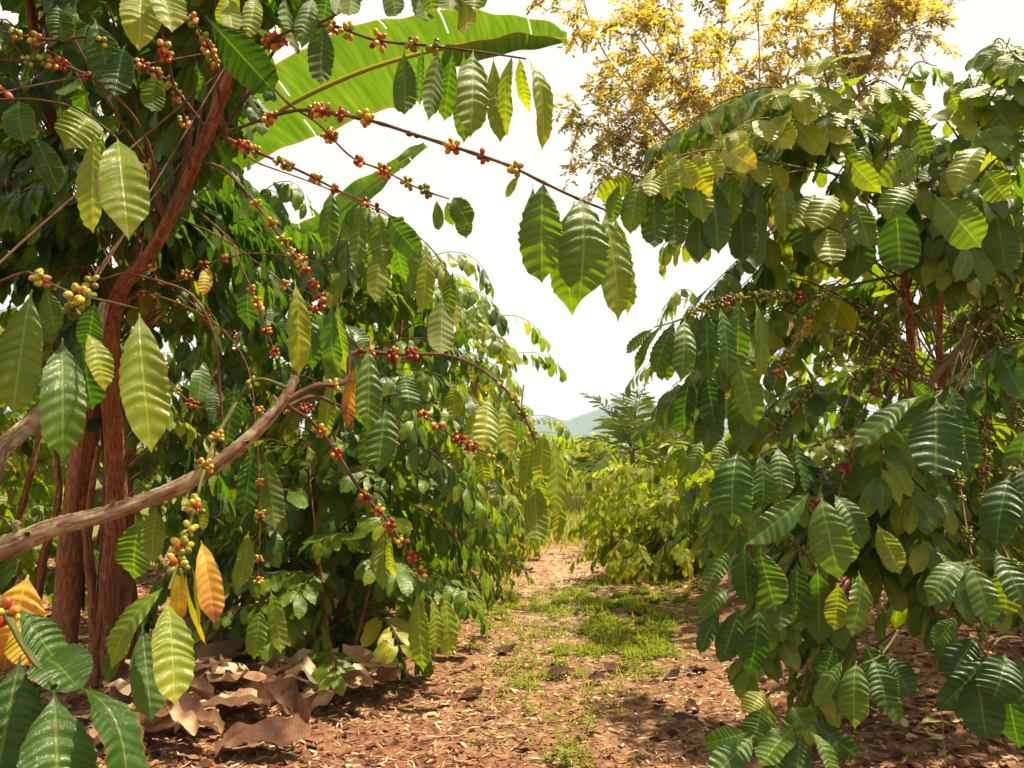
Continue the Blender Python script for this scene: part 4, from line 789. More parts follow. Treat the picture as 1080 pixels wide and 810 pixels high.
for b in BF:
    leafy = bool(b.get('leaves') or b.get('sp'))
    branch(TF, bF, b['pts'], .006 if leafy else .0042, .002, clusters=b['cl'], leaves=b.get('leaves', ()), sprays=b.get('sp', ()), mat=M_PALETWIG if not leafy else M_GREENTWIG, br=(.0060, .0074), nf=1.35)
random.seed(8)
acc = Acc()
for _ in range(46):      # bare inner twigs
    c = random.choice([sF1, sF2, sF3]); p0 = c[random.randint(35, 80)]
    T = p0 + rng.normal(0, .30, 3) + np.array([-.05, -.15, -.25 if random.random() < .7 else .1])
    tube(acc, spline([p0, (p0 + T) / 2 + [0, 0, random.uniform(.03, .15)] + rng.normal(0, .03, 3), T], 12), .0045, .0016, 5, 1, rough=.1)
acc.build('bare_twigs', [M_LEAF, M_PALETWIG], TF, bF)
tg = pick(34, 690, 1130, 110, 290, 2.75, 3.9) + pick(14, 1000, 1150, 60, 330, 2.6, 3.6) + pick(12, 1030, 1140, 380, 560, 2.9, 3.8) + pick(12, 760, 870, 430, 640, 2.7, 3.4) + pick(8, 700, 800, 300, 420, 2.6, 3.2) + pick(10, 780, 880, 640, 760, 2.7, 3.3) + pick(16, 890, 1010, 480, 610, 2.7, 3.4) + pick(34, 830, 1140, 270, 450, 4.0, 5.0) + pick(10, 980, 1130, 560, 700, 2.9, 3.6) + pick(7, 690, 900, 140, 230, 2.8, 3.3) + pick(10, 960, 1120, 60, 200, 2.7, 3.3)
inner_crown(TF, bF, [sF1[35:], sF2[35:], sF3[30:]], tg, 'mid', (.18, .52), 1.0, .165, f0=.45, sp=.05)

# a younger tree at the right edge
random.seed(62)
bR = P(1150, 800, 3.1); bR[2] = float(height(bR[0], bR[1])) - .04
TR = thing('coffee_tree', 'coffee tree at the right edge with a low dark leafy branch over the reddish litter', 'coffee tree', bR, 'coffee trees lining the path')
sR = stem(TR, bR, [(1150, 800, 3.1), (1130, 600, 3.0), (1140, 400, 2.95), (1150, 200, 2.9)], [.04, .03, .02, .008], M_BARK, 6)
for b in [
 dict(pts=[(1132, 620, 3.0), (1090, 600, 2.7), (1045, 590, 2.45), (1015, 595, 2.35), (1000, 600, 2.3)], cl=cl(3, 1090, 600, 1040, 592, .15),
      leaves=[((1015, 592, 2.3), (978, 640, 2.2), 30, .24, dict(roll=20, bend=.6)), ((1022, 590, 2.3), (1046, 662, 2.2), 30, .28, dict(roll=-12, bend=.5)), ((1050, 580, 2.4), (1080, 640, 2.3), 34, .2, dict(roll=-15)), ((1060, 590, 2.4), (1062, 650, 2.4), 34, .46, dict(under=True))]),
 dict(pts=[(1140, 700, 3.05), (1100, 680, 2.7), (1060, 672, 2.45), (1040, 690, 2.35)], cl=[(1035, 690, 6, .8), (1033, 705, 6, .15)],
      leaves=[((1050, 690, 2.35), (988, 750, 2.3), 30, .06, dict(roll=15, bend=.6)), ((1030, 705, 2.3), (1040, 780, 2.22), 46, .14, dict(roll=5)), ((1060, 690, 2.3), (1045, 745, 2.22), 46, .12, dict(roll=-10)), ((1075, 690, 2.35), (1090, 760, 2.3), 36, .1, dict(roll=-20)), ((1030, 670, 2.45), (1000, 720, 2.4), 36, .1, dict(roll=10)), ((1010, 650, 2.5), (985, 680, 2.5), 22, .3, {}), ((1060, 720, 2.4), (1075, 790, 2.4), 36, .08, dict(roll=10)), ((1020, 680, 2.5), (1010, 760, 2.5), 30, .08, dict(under=True))]),
 dict(pts=[(1140, 450, 2.95), (1100, 470, 2.6), (1065, 500, 2.4)], cl=cl(4, 1100, 470, 1065, 500, .15, 10, .2), leaves=[((1065, 500, 2.4), (1050, 580, 2.3), 40, .12, dict(roll=10)), ((1075, 490, 2.4), (1090, 560, 2.3), 40, .16, dict(roll=-10)), ((1085, 450, 2.45), (1070, 520, 2.45), 34, .2, dict(under=True))])]:
    branch(TR, bR, b['pts'], .006, .002, clusters=b['cl'], leaves=b['leaves'], mat=M_GREENTWIG)
acc = Acc(); LV = Leaves()
for i in range(22): spray(acc, LV, lateral_points(sR[random.randint(25, 88)], random.uniform(-1.2, 2.6) if i % 3 else random.uniform(0, 6.28), random.uniform(.4, .8), .4, -.9), L=.19, sides=5, n=12, age=(.1, .4), knots=False)
LV.emit(acc, 'mid', 0); acc.build('crown', [M_LEAF, M_TWIG], TR, bR)

# ------------------------------------------------------------------ banana plant
NRW = 240
def banana_blade(root, base, pts, wmax, fold_tip=0, nrm_up=None, tears=6, roll=0., name='leaf', wprof=None):
    c = spline(np.array([P(*p) for p in pts]), NRW); t = nrm(np.gradient(c, axis=0))
    s = np.linspace(0, 1, NRW); w = wmax * (wprof(s) if wprof else np.clip(np.sin(PI * np.clip(s, 0.02, .985) ** .8), 0, 1) ** .55)
    up = UP if nrm_up is None else nrm(nrm_up)
    X = nrm(np.cross(t, up)); N = np.cross(X, t)
    nc = 12; v = np.linspace(-1, 1, nc + 1)
    V = np.zeros((NRW, nc + 1, 3)); cut = np.zeros((NRW - 1) * nc, bool)
    for i, vv in enumerate(v):
        droop = roll * np.sign(vv) * abs(vv) + .30 * abs(vv) ** 2 * (.6 + .8 * s)
        wav = .025 * np.sin(s * 26 + vv * 2) * abs(vv) + .012 * np.sin(s * 61) * abs(vv)
        if fold_tip and vv < 0:                                 # the outer end of one half is folded back over
            fo = np.clip((s - .55) / .12, 0, 1) * fold_tip
        else: fo = 0 * s
        ang = droop + fo * abs(vv) * 2.4
        V[:, i] = c + X * (vv * w * np.cos(ang * .8))[:, None] + N * (abs(vv) * w * (.16 - np.sin(ang) * .8) + wav)[:, None]
    for _ in range(tears):
        k = random.randint(30, NRW - 12); side = random.choice([0, 1]); dep = random.randint(2, 5)
        for j in range(dep): cut[k * nc + (j if side == 0 else nc - 1 - j)] = True
    i = np.arange(NRW - 1)[:, None] * (nc + 1); j = np.arange(nc)[None, :]
    q = np.stack([i + j, i + j + 1, i + nc + 1 + j + 1, i + nc + 1 + j], -1).reshape(-1, 4)[~cut]
    lf = np.stack([np.repeat(v[None], NRW, 0), np.repeat(s[:, None], nc + 1, 1), np.zeros((NRW, nc + 1))], -1).reshape(-1, 3)
    a = Acc(); a.add(V.reshape(-1, 3), q, lf, np.zeros(NRW * (nc + 1)), 0)
    tube(a, np.vstack([(c - N * .008)[:NRW * 7 // 8:4]]), .016, .005, 7, 0)
    a.lf[-1][:, 0] = 0
    a.build(name, [M_BANANA], root, base)
random.seed(70)
bN = P(215, 600, 5.9); bN[2] = float(height(bN[0], bN[1])) - .05
TN = thing('banana_plant', 'banana plant whose broad torn leaf arches over the cherries against the white sky', 'banana plant', bN)
acc = Acc(); tp = np.array([bN, bN + [.03, -.05, 1.2], bN + [.05, -.12, 2.3], P(225, 175, 5.6)]); tube(acc, spline(tp, 30), .11, .05, 14, 0, rough=.04); acc.build('trunk', [M_GREENTWIG], TN, bN)
banana_blade(TN, bN, [(225, 175, 5.6), (290, 120, 5.3), (370, 80, 5.0), (450, 55, 4.8), (530, 42, 4.65), (598, 40, 4.55)], .29, .85, nrm_up=(.05, .55, .8), roll=.05, tears=7)
banana_blade(TN, bN, [(225, 180, 5.6), (265, 235, 5.7), (320, 250, 5.8), (385, 200, 5.9), (448, 152, 6.0)], .13, .4, nrm_up=(0, .6, .8), tears=6)
banana_blade(TN, bN, [(220, 175, 5.6), (250, 215, 5.2), (270, 250, 4.9), (290, 300, 4.7)], .26, 0, nrm_up=(.4, -.5, .7), tears=9)
banana_blade(TN, bN, [(225, 178, 5.6), (200, 90, 5.9), (150, 20, 6.2), (90, -20, 6.4)], .3, 0, nrm_up=(-.2, .5, .8), tears=5)

# ------------------------------------------------------------------ shade trees
def shade_tree(label, base, trunk_top, limbs, r, ntw, seed, spread, size=.16):
    random.seed(seed); base = np.array(base, float)
    root = thing('shade_tree', label, 'tree', base, 'feathery shade trees')
    a = Acc(); tr = spline([base, (base * .5 + trunk_top * .5) + [.1, 0, 0], trunk_top], 24); tube(a, tr, r, r * .7, 12, 0, rough=.06); a.build('trunk', [M_LIMB], root, base)
    acc = Acc(); V = Leaves(); tips = []
    for L in limbs:
        c = spline(np.array([trunk_top] + [P(*p) for p in L]), 34); a = Acc(); tube(a, c, r * .42, r * .07, 8, 0, rough=.06); a.build('limb', [M_LIMB], root, base)
        for k in range(ntw):
            i = random.randint(8, 33); p = c[i]; t = nrm(c[min(33, i + 1)] - c[i - 1])
            d = nrm(t * .5 + rng.normal(0, .75, 3) + UP * .15); ln = random.uniform(.35, 1.0) * spread
            tw = spline([p, p + d * ln * .5 + UP * .06, p + d * ln - UP * .08], 7); tube(acc, tw, .012, .004, 4, 1); 
            for f in np.linspace(.35, 1, 6):
                q = tw[min(6, int(f * 6))]
                for _ in range(2):
                    # one feathery leaf: a midrib with paired leaflets
                    e = nrm(d * .5 + rng.normal(0, .6, 3) - UP * .25); sd = nrm(np.cross(e, UP + rng.normal(0, .2, 3))); ll = size * random.uniform(.9, 1.5); ag = min(1, max(0, random.gauss(.36, .26)))
                    for m in range(5):
                        b = q + e * ll * (.2 + .19 * m) - UP * ll * .05 * m
                        for s_ in (-1, 1):
                            dd = nrm(sd * s_ + e * .45 - UP * .25 + rng.normal(0, .15, 3))
                            V.add(b, dd, UP + rng.normal(0, .35, 3), size * .52, size * .24, .3, .1, ag, 0, 0)
    V.emit(acc, 'tiny', 0); acc.build('crown', [M_GOLD, M_LIMB], root, base)
g1 = P(985, 500, 19.5); g1[2] = float(height(g1[0], g1[1])) - .05
shade_tree('feathery golden leaved shade tree fanning its pale limbs above the right coffee tree', g1, P(800, 215, 19.5),
           [[(745, 150, 19.5), (722, 70, 19.8), (700, -30, 20.1)], [(735, 170, 19.2), (690, 120, 18.9), (640, 60, 18.9), (610, -10, 18.9)], [(730, 190, 18.9), (670, 150, 18.6), (610, 130, 18.6)], [(765, 130, 19.5), (760, 50, 20.1), (770, -40, 20.4)], [(790, 150, 19.5), (830, 80, 19.8), (850, 10, 20.1)], [(785, 160, 18.9), (800, 100, 18.3), (800, 20, 18.0)],
            [(740, 150, 20.1), (700, 60, 20.7), (665, -20, 21.0)], [(760, 160, 18.8), (735, 110, 18.0), (690, 60, 17.7), (660, 20, 17.7)], [(720, 195, 19.0), (670, 185, 18.6), (625, 165, 18.6)], [(735, 205, 19.5), (700, 150, 20.0), (655, 110, 20.5)], [(760, 190, 18.5), (720, 175, 18.2), (690, 190, 18.0)]], .13, 24, 5, 1.5, .22)
g2 = np.array([10.2, 20.2, float(height(10.2, 20.2)) - .05])
shade_tree('second shade tree at the top with a darker amber clump of leaves against the sky', g2, P(940, 150, 19.5),
           [[(890, 80, 19.0), (880, 20, 18.5), (895, -40, 18.2)], [(905, 90, 19.0), (930, 30, 18.7), (960, 5, 18.7)], [(910, 80, 19.5), (945, 40, 19.5), (985, 20, 19.5)], [(900, 60, 19.5), (915, 10, 19.8), (940, -40, 20.0)]], .13, 27, 6, 1.05, .19)

# ------------------------------------------------------------------ palms
def palm(label, base, trunk_h, nfr, flen, seed, lean=(0, 0), elmin=-.1):
    random.seed(seed); base = np.array([base[0], base[1], float(height(base[0], base[1])) - .03])
    root = thing('areca_palm', label, 'palm', base, 'young palms beyond the bushes')
    top = base + [lean[0], lean[1], trunk_h]
    a = Acc(); tube(a, spline([base, (base + top) / 2, top], 20), .075, .05, 10, 0, rough=.03, knots=.14); a.build('trunk', [M_GREENTWIG], root, base)
    for k in range(nfr):
        az = k * 2.399 + random.uniform(-.2, .2); f = k / max(1, nfr - 1)
        el = 1.52 - (1.52 - elmin) * f ** 1.15; L = flen * random.uniform(.8, 1.1)
        p = [top + UP * .05 * (1 - f)]; e = el
        for i in range(14):
            e -= (.015 + .17 * (i / 14) ** 2.0) * (.6 + .8 * f); p.append(p[-1] + L / 14 * np.array([math.cos(az) * math.cos(e), math.sin(az) * math.cos(e), math.sin(e)]))
        c = spline(p, 46); t = nrm(np.gradient(c, axis=0))
        a = Acc(); tube(a, c, .016, .003, 5, 1); V = Leaves()
        sd = nrm(np.cross(t, UP + np.array([.01, .02, 0])))
        for i in range(7, 46, 2):
            ll = flen * .33 * math.sin(PI * min(1, (i - 4) / 44) ** .7) + .08
            for s_ in (-1, 1):
                d = nrm(sd[i] * s_ * .9 + t[i] * .55 + np.cross(sd[i], t[i]) * .25 - UP * random.uniform(.1, .6))
                V.add(c[i], d, np.cross(sd[i], t[i]) + rng.normal(0, .25, 3), ll * random.uniform(.9, 1.25), .06, random.uniform(.2, .8), .3, .45 + .5 * random.random(), 0, random.gauss(0, .3))
        V.emit(a, 'low', 0); a.build('frond', [M_PALM, M_GREENTWIG], root, base)
palm('young palm with tall upright fronds against the blue hill', P(668, 560, 17.)[:2], 1.15, 14, 1.55, 3)
palm('pale drooping young palm just left of the upright one', P(622, 560, 20.)[:2], .55, 11, .9, 4, elmin=.5)
palm('young palm partly hidden by the hanging leaves of the right tree', P(712, 560, 18.5)[:2], .8, 15, 1.3, 5)
palm('small palm far away at the end of the path', P(590, 560, 26.)[:2], .5, 11, .8, 6, elmin=.5)

# ------------------------------------------------------------------ far scrub and hills
random.seed(90)
acc = Acc(); LV = Leaves()
for i in range(300):
    y = random.uniform(19, 46); x = random.uniform(-.75, .75) * y; z0 = float(height(x, y)); hh = random.uniform(.6, 1.25) * (1.15 if y > 30 else .75); rr = random.uniform(.7, 1.5)
    ag = random.uniform(.30, .62)
    for _ in range(95):
        dv = nrm(rng.normal(0, 1, 3)); dv[2] = abs(dv[2]); q = np.array([x, y, z0]) + dv * np.array([rr, rr, hh]) * random.uniform(.75, 1.08)
        LV.add(q, nrm(dv + rng.normal(0, .6, 3) - UP * .4), dv + UP * .5, random.uniform(.28, .5), random.uniform(.12, .2), .6, .1, min(.75, max(0, ag + random.gauss(0, .07))), 0, 0)
LV.emit(acc, 'tiny', 0)
o = acc.build('distant_scrub', [M_LEAF]); tag(o, 'hazy pale green scrub filling the valley below the hills', 'scrub', kind='stuff')

def hills():
    nx, ny = 220, 40
    X, Y = np.meshgrid(np.linspace(-1400, 1400, nx), np.linspace(1120, 2200, ny), indexing='ij')
    # ridge heights read off the skyline, 1600 m away
    rp = [(-400, 470), (200, 462), (420, 455), (540, 446), (562, 441), (578, 437), (596, 442), (620, 434), (645, 424), (660, 418), (680, 422), (720, 434), (800, 440), (1000, 450), (1500, 462)]
    px = 540 + X / 1600 * FPX
    rz = (475 - np.interp(px, [a for a, _ in rp], [b for _, b in rp])) / FPX * 1600
    f = np.clip(1 - np.abs(Y - 1600) / 480, 0, 1) ** .8
    Z = rz * f * (1 + .05 * fbm(X / 60, Y / 60, 5, 4)) + 4.4 * fbm(X / 28, Y / 28, 8, 4) * f - 2.5
    V = np.stack([X, Y, Z], -1).reshape(-1, 3); i = np.arange(nx - 1)[:, None] * ny; j = np.arange(ny - 1)[None, :]
    q = np.stack([i + j, i + ny + j, i + ny + j + 1, i + j + 1], -1).reshape(-1, 4)
    m, t = newmat('wooded_hill'); N = NT(t); tc = N.n('ShaderNodeTexCoord')
    nz = N.n('ShaderNodeTexNoise', ins={'Vector': tc.outputs['Object'], 'Scale': .03, 'Detail': 8., 'Roughness': .7})
    col = N.ramp(nz.outputs[0], [(.35, (.025, .05, .02)), (.6, (.05, .08, .03)), (.75, (.14, .13, .08))])
    N.out(N.n('ShaderNodeBsdfPrincipled', ins={'Base Color': col, 'Roughness': .95}).outputs[0])
    a = Acc(); a.add(V, q, V * 0, V[:, 0] * 0, 0); o = a.build('hills', [m]); tag(o, 'pale blue wooded hills on the horizon', 'hills', kind='structure')
hills()

# ------------------------------------------------------------------ on the ground
random.seed(101)
def gz(x, y): return float(height(x, y))
acc = Acc(); LV = Leaves(); LH = Leaves()
n = 0
while n < 52000:
    y = 2.7 + 9.5 * random.random() ** 1.5; x = random.uniform(-.72, .72) * y
    d = x - float(path_x(y)); dens = .35 + .65 * min(1, abs(d) / .8)
    straw = random.random() < (.88 if abs(d) < 1.2 else .6)
    if not straw and random.random() > dens: continue
    n += 1
    az = random.uniform(0, 6.28); D = np.array([math.cos(az), math.sin(az), random.gauss(0, .12)])
    z = gz(x, y) + random.uniform(.002, .012)
    Nn = UP + rng.normal(0, .35, 3)
    if straw: LV.add((x, y, z), D, Nn, random.uniform(.015, .085), random.uniform(.004, .014), random.gauss(0, .5), .1, min(1, max(.1, random.gauss(.60, .25))), 0, 0)
    else: LH.add((x, y, z), D, Nn, random.uniform(.025, .09), random.uniform(.012, .04), random.gauss(0, .9), random.uniform(-.6, .6), min(1, max(0, random.gauss(.40, .26))), 0, random.gauss(0, .6))
LV.emit(acc, 'tiny', 0); LH.emit(acc, 'low', 0)
o = acc.build('leaf_litter', [M_LITTER]); tag(o, 'straw and crumbled brown leaves strewn over the soil', 'litter', kind='stuff')

acc = Acc(); LV = Leaves()
patches = [(668, 650, 48, 20, 4600), (630, 632, 60, 10, 2200), (600, 690, 40, 14, 600), (520, 632, 40, 12, 1500), (690, 690, 34, 14, 300), (580, 650, 80, 26, 700), (565, 700, 50, 20, 200), (600, 800, 20, 10, 50), (700, 636, 40, 10, 700), (620, 720, 110, 40, 300)]
for (cx, cy, sx, sy, k) in patches:
    for _ in range(int(k * 2.2)):
        px = random.gauss(cx, sx * .6); py = random.gauss(cy, sy * .9)
        if py < 600: continue
        g = G(px, py); g[2] = gz(g[0], g[1])
        if vnoise(g[0] * 9, g[1] * 6) + .8 * vnoise(g[0] * 3.1, g[1] * 2.3) + .5 * vnoise(g[0] * 22, g[1] * 18) + random.gauss(0, .3) < .25: continue
        hh = random.uniform(.003, .035)
        if random.random() < .25:
            az = random.uniform(0, 6.28); LV.add(g, (math.cos(az) * .6, math.sin(az) * .6, 1), (math.cos(az), math.sin(az), .4), random.uniform(.03, .10), .007, 1., .1, random.uniform(.5, 1), 0, 0)
        for _k in range(3):
            az = random.uniform(0, 6.28); LV.add(g + [math.cos(az) * .006, math.sin(az) * .006, hh], (math.cos(az), math.sin(az), random.uniform(-.1, .5)), UP + rng.normal(0, .3, 3), random.uniform(.012, .027), random.uniform(.010, .017), .6, .1, random.uniform(.1, .65), 0, 0)
for _ in range(15000):      # grass where the path runs on and along its edges
    y = random.uniform(9.5, 24); x = random.uniform(-.16, .26) * y + .1
    if abs(x - path_x(y)) < .42 and y < 11.5 and random.random() < .92: continue
    az = random.uniform(0, 6.28); LV.add((x, y, gz(x, y)), (math.cos(az) * .5, math.sin(az) * .5, 1), (math.cos(az), math.sin(az), .4), random.uniform(.07, .2), random.uniform(.012, .022), random.uniform(.3, 1.2), .1, random.uniform(.3, .95), 0, 0)
LV.emit(acc, 'tiny', 0)
o = acc.build('grass', [M_GRASS]); tag(o, 'low bright green clover and grass growing over the path', 'grass', kind='stuff')

# dry banana leaves, each crumpled its own way
def dry_leaf(px, py, L, W, az, lift, age, label, seed):
    r = np.random.default_rng(seed); random.seed(seed)
    g = G(px, py); g[2] = gz(g[0], g[1]) + lift
    nu, nv = 26, 13; u = np.linspace(0, 1, nu + 1); v = np.linspace(-1, 1, nv + 1); Uu, Vv = np.meshgrid(u, v, indexing='ij')
    w = W * .5 * (np.sin(PI * np.clip(u, .04, .97)) ** .35)[:, None] * (1 + np.stack([np.interp(u, np.linspace(0, 1, 9), r.normal(0, .16, 9)) for _ in range(2)], 1)[:, [0] * (nv // 2 + 1) + [1] * (nv + 1 - nv // 2 - 1)])
    x = (Uu - .5) * L; y = Vv * w
    z = np.zeros_like(x)
    for _ in range(8):
        a = r.uniform(0, PI); fq = r.uniform(4, 22); ph = r.uniform(0, 6.28); am = r.uniform(.04, .12) / fq
        k = np.sin(fq * (x * math.cos(a) + y * math.sin(a)) * 2 + ph); z = z + am * (1 - 2 * np.abs(k))   # sharp creases
    curl = r.uniform(-1.0, 2.4); z = z + np.abs(Vv) ** 2 * W * .24 * curl + W * .10 * r.normal() * Vv + .05 * r.normal() * Uu + r.uniform(0, .10) * np.sin(Uu * PI)
    z = z - z.min() + .004
    ca, sa = math.cos(az), math.sin(az); pit = r.uniform(-.06, .14)
    V = np.stack([x * ca - y * sa, x * sa + y * ca, z + (x + L / 2) * pit], -1).reshape(-1, 3) + g
    cut = r.random((nu, nv)) < 0; 
    for _ in range(2):
        i = r.integers(1, nu - 1); s_ = r.integers(0, 2); dp = r.integers(2, 5); cut[i, :dp] |= s_ == 0; cut[i, nv - dp:] |= s_ == 1
    i = np.arange(nu)[:, None] * (nv + 1); j = np.arange(nv)[None, :]
    q = np.stack([i + j, i + nv + 1 + j, i + nv + 1 + j + 1, i + j + 1], -1).reshape(-1, 4)[~cut.ravel()]
    ag = np.clip(age - .18 + .26 * fbm(x * 6 + seed, y * 6, 5, 3), 0, 1)
    a = Acc(); a.add(V, q, np.stack([Vv, Uu, Uu * 0], -1).reshape(-1, 3), ag.ravel(), 0)
    o = a.build('dry_banana_leaf', [M_DRYBAN], None, g, loc=g)
    return tag(o, label, 'dry leaf', 'fallen dry banana leaves')
big = [(208, 712, .40, .22, 1.2, .08, .45, 'cupped dry banana leaf standing on edge at the back of the pile'), (262, 722, .75, .17, .1, .04, .40, 'long folded brown banana leaf across the middle of the pile'), (350, 738, .62, .17, .12, .01, .86, 'palest dry banana leaf flung out towards the path'),
       (180, 765, .55, .20, .5, .05, .80, 'broad cream coloured dry leaf at the front of the pile'), (255, 768, .50, .18, -.5, .06, .58, 'curled reddish dry leaf arching over the pile'), (310, 740, .5, .14, .3, .03, .5, 'dry banana leaf rolled over beside the palest one'), (160, 800, .5, .2, .9, .03, .72, 'ragged dry leaf lying nearest the camera at the foot of the pile')]
for i, b in enumerate(big): dry_leaf(*b, seed=200 + i)
for i in range(40):
    random.seed(300 + i)
    px = random.uniform(135, 385); py = random.uniform(705, 815) if px < 290 else random.uniform(718, 770)
    dry_leaf(px, py, random.uniform(.22, .6), random.uniform(.07, .17), random.gauss(.2, .5), random.uniform(0, .06), random.uniform(.2, 1.), 'crumpled tan banana leaf in the heap left of the path', seed=330 + i)

def twig_on_ground(p0, p1, r, label, mat=M_LICHEN):
    a, b = G(*p0), G(*p1); a[2] = gz(a[0], a[1]) + r; b[2] = gz(b[0], b[1]) + r * 2.5
    m = (a + b) / 2 + rng.normal(0, .03, 3); m[2] = gz(m[0], m[1]) + r * 1.6
    A = Acc(); tube(A, spline([a, m, b], 24), r, r * .5, 7, 0, rough=.12); o = A.build('fallen_twig', [mat], None, a, loc=a); tag(o, label, 'twig', 'twigs lying on the ground')
random.seed(111)
twig_on_ground((322, 747), (370, 768), .010, 'thick pale stick poking out of the dry banana leaves')
twig_on_ground((385, 765), (432, 722), .006, 'thin brown twig slanting across the straw left of the path', M_TWIG)
twig_on_ground((470, 712), (520, 700), .006, 'short brown twig beside the hanging yellow leaves', M_TWIG)
twig_on_ground((1010, 690), (1060, 672), .006, 'reddish twig on the bank under the right edge tree', M_TWIG)
twig_on_ground((600, 765), (655, 752), .008, 'dark twig in the middle of the path', M_BARK)
def fallen_leaf(px, py, L, W, az, age, label, mat, bend=.8, lift=.02):
    g = G(px, py); g[2] = gz(g[0], g[1]) + lift; V = Leaves(); V.add(g, (math.cos(az), math.sin(az), .05), UP + np.array([0, -.2, 0]), L, W, bend, .35, age, 1., .3)
    a = Acc(); V.emit(a, 'hi', 0); o = a.build('fallen_leaf', [mat], None, g, loc=g); tag(o, label, 'leaf', 'single fallen leaves')
fallen_leaf(968, 795, .20, .05, .25, .56, 'yellow green fallen coffee leaf lying on the dark soil', M_LEAF)
fallen_leaf(962, 757, .10, .07, .9, .95, 'small cream fallen leaf leaning in the dark litter', M_LITTER, .2, .04)
fallen_leaf(966, 772, .16, .08, .1, .5, 'rusty curled fallen leaf in the dark litter', M_LITTER, 1.2, .03)
random.seed(120)
for i, (px, py) in enumerate([(705, 770), (735, 758), (700, 720), (665, 708), (640, 722), (725, 705), (690, 745), (770, 705), (610, 712), (500, 680), (520, 690), (485, 740)]):
    fallen_leaf(px, py, random.uniform(.12, .2), random.uniform(.06, .1), random.uniform(0, 6.28), random.uniform(0, .12), 'dark brown curled dead leaf lying on the open path', M_LITTER, random.choice([-1.3, 1.4]), .03)

def seedling(px, py, hgt, label, n, L):
    g = G(px, py); g[2] = gz(g[0], g[1]); a = Acc(); V = Leaves(); top = g + [random.gauss(0, .02), random.gauss(0, .02), hgt]
    tube(a, spline([g, (g + top) / 2 + rng.normal(0, .01, 3), top], 8), .0035, .002, 5, 1)
    for k in range(n):
        az = k * 2.4 + random.random(); q = g + (top - g) * (.4 + .6 * k / n)
        V.add(q, (math.cos(az), math.sin(az), .25), UP, L * random.uniform(.7, 1.2), L * .42, .8, .2, random.uniform(.4, .6), .8, 0)
    V.emit(a, 'mid', 0); o = a.build('seedling', [M_LEAF, M_GREENTWIG], None, g, loc=g); tag(o, label, 'seedling', 'seedlings sprouting on the path')
seedling(512, 672, .20, 'tallest seedling with two drooping leaves at the left edge of the path', 5, .13)
seedling(596, 806, .07, 'small bright seedling at the bottom of the path', 7, .06)
seedling(620, 780, .07, 'tiny seedling right of the one at the bottom of the path', 6, .05)
seedling(565, 757, .05, 'tiny pale seedling in the straw at mid path', 5, .05)
seedling(500, 690, .06, 'flat dark seedling in the dead leaves by the hanging yellow leaves', 4, .09)

# pale stake behind the right tree
def stake():
    g = G(772, 640); g[2] = gz(g[0], g[1]) - .05; h = .62; w = .055
    ring = np.array([[-1, -1], [0, -1.06], [1, -1], [1.05, 0], [1, 1], [0, 1.04], [-1, 1], [-1.05, 0]]) * w / 2
    Z = [0, .2, .4, h - .03, h, h]; V = []
    for k, z in enumerate(Z):
        sc = [1, 1, .98, .97, .90, .02][k]; tilt = (z - 0) * .06 * (ring[:, :1] / w if k >= 3 else 0 * ring[:, :1])
        V.append(np.concatenate([ring * sc + [z * .04, 0], np.full((8, 1), z) + tilt], 1))
    V = np.concatenate(V) + g; i = np.arange(5)[:, None] * 8; j = np.arange(8)[None, :]; j2 = (j + 1) % 8
    q = np.stack([i + j, i + j2, i + 8 + j2, i + 8 + j], -1).reshape(-1, 4)
    m, t = newmat('weathered_pale_wood'); N = NT(t); tc = N.n('ShaderNodeTexCoord'); mp = N.n('ShaderNodeMapping', ins={0: tc.outputs['Object'], 3: (60, 60, 6)})
    nz = N.n('ShaderNodeTexNoise', ins={'Vector': mp.outputs[0], 'Scale': 1.5, 'Detail': 5.})
    N.out(N.n('ShaderNodeBsdfPrincipled', ins={'Base Color': N.ramp(nz.outputs[0], [(.3, (.34, .28, .25)), (.7, (.62, .55, .52))]), 'Roughness': .85}).outputs[0])
    a = Acc(); a.add(V, q, V - g, V[:, 0] * 0, 0); o = a.build('stake', [m], None, g, loc=g, smooth=False); tag(o, 'pale weathered wooden stake behind the hanging leaves of the right tree', 'stake')
stake()

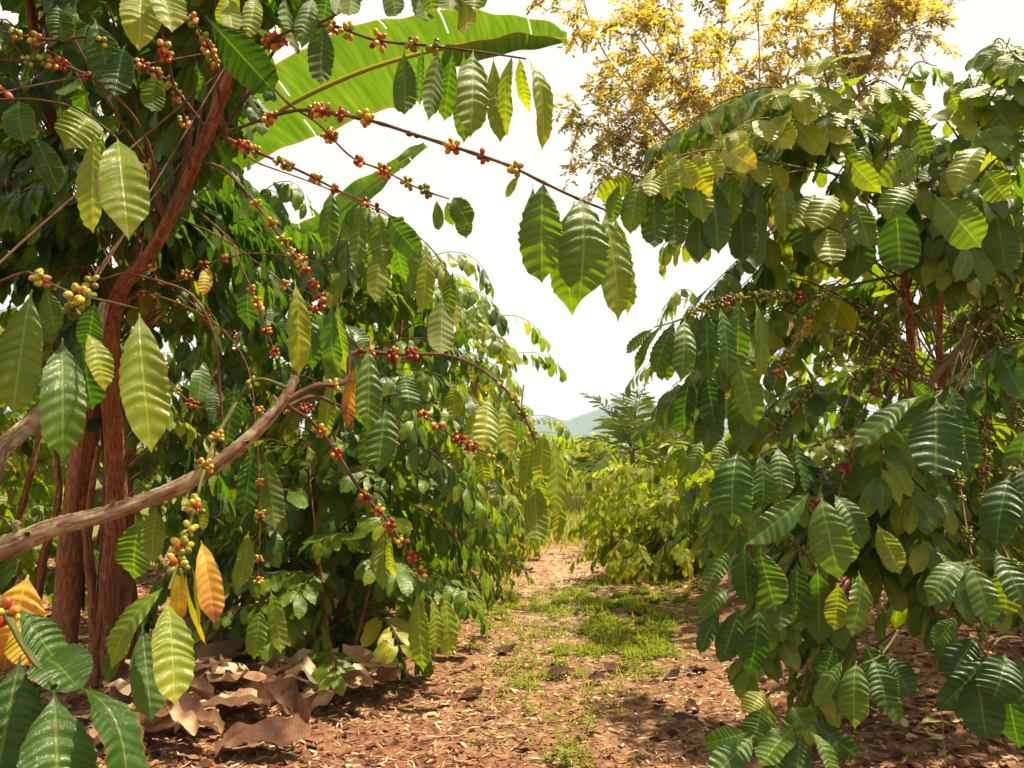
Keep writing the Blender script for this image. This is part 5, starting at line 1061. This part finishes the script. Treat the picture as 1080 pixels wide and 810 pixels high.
# ------------------------------------------------------------------ air, sky and sun
def haze():
    me = bpy.data.meshes.new('haze'); x, y0, y1, z0, z1 = 2150, -290, 2290, -9, 150
    vs = [(a, b, c) for c in (z0, z1) for b in (y0, y1) for a in (-x, x)]
    me.from_pydata(vs, [], [(0, 2, 3, 1), (4, 5, 7, 6), (0, 1, 5, 4), (1, 3, 7, 5), (3, 2, 6, 7), (2, 0, 4, 6)]); o = bpy.data.objects.new('haze', me); COL.objects.link(o); o['kind'] = 'stuff'
    m, t = newmat('air'); N = NT(t); ou = N.n('ShaderNodeOutputMaterial')
    v = N.n('ShaderNodeVolumePrincipled', ins={'Color': (.58, .75, 1., 1), 'Density': HAZE, 'Anisotropy': 0.}); t.links.new(v.outputs[0], ou.inputs['Volume']); me.materials.append(m)
HAZE = .00042
haze()
SUN_EL, SUN_AZ = math.radians(63), math.radians(78)      # high, to the right and a little ahead
w = bpy.data.worlds.new('World'); S.world = w; w.use_nodes = True; t = w.node_tree; t.nodes.clear(); N = NT(t)
sky = N.n('ShaderNodeTexSky', sky_type='NISHITA', sun_disc=False, sun_elevation=SUN_EL, sun_rotation=SUN_AZ, air_density=1.0, dust_density=2.5, ozone_density=1.0)
tc = N.n('ShaderNodeTexCoord')
mp = N.n('ShaderNodeMapping', ins={0: tc.outputs['Generated'], 3: (1, 1, 2.5)})
nz = N.n('ShaderNodeTexNoise', ins={'Vector': mp.outputs[0], 'Scale': 2.2, 'Detail': 7., 'Roughness': .6})
cf = N.n('ShaderNodeMapRange', ins={0: nz.outputs[0], 1: .30, 2: .62, 3: .86, 4: 1.0}).outputs[0]
col = N.mix(cf, sky.outputs[0], (8.9, 8.2, 6.7))       # a bright veil of thin cloud over the blue
bg = N.n('ShaderNodeBackground', ins={0: col, 1: .054}); ow = N.n('ShaderNodeOutputWorld'); t.links.new(bg.outputs[0], ow.inputs[0])
sd = bpy.data.lights.new('sun', 'SUN'); sd.energy = 5.0; sd.angle = math.radians(1.2); sd.color = (1, .86, .62)
so = bpy.data.objects.new('sun', sd); COL.objects.link(so)
dirs = Vector((math.sin(SUN_AZ) * math.cos(SUN_EL), math.cos(SUN_AZ) * math.cos(SUN_EL), math.sin(SUN_EL)))
so.rotation_euler = dirs.to_track_quat('Z', 'Y').to_euler(); so.location = (12, 4, 20)

S.view_settings.view_transform = 'Standard'; S.view_settings.look = 'None'; S.view_settings.gamma = 1.0; S.view_settings.use_curve_mapping = False
S.view_settings.exposure = 1.42
S.cycles.use_denoising = True; S.cycles.max_bounces = 8; S.cycles.diffuse_bounces = 4; S.cycles.transmission_bounces = 4; S.cycles.volume_bounces = 0; S.cycles.sample_clamp_indirect = 6
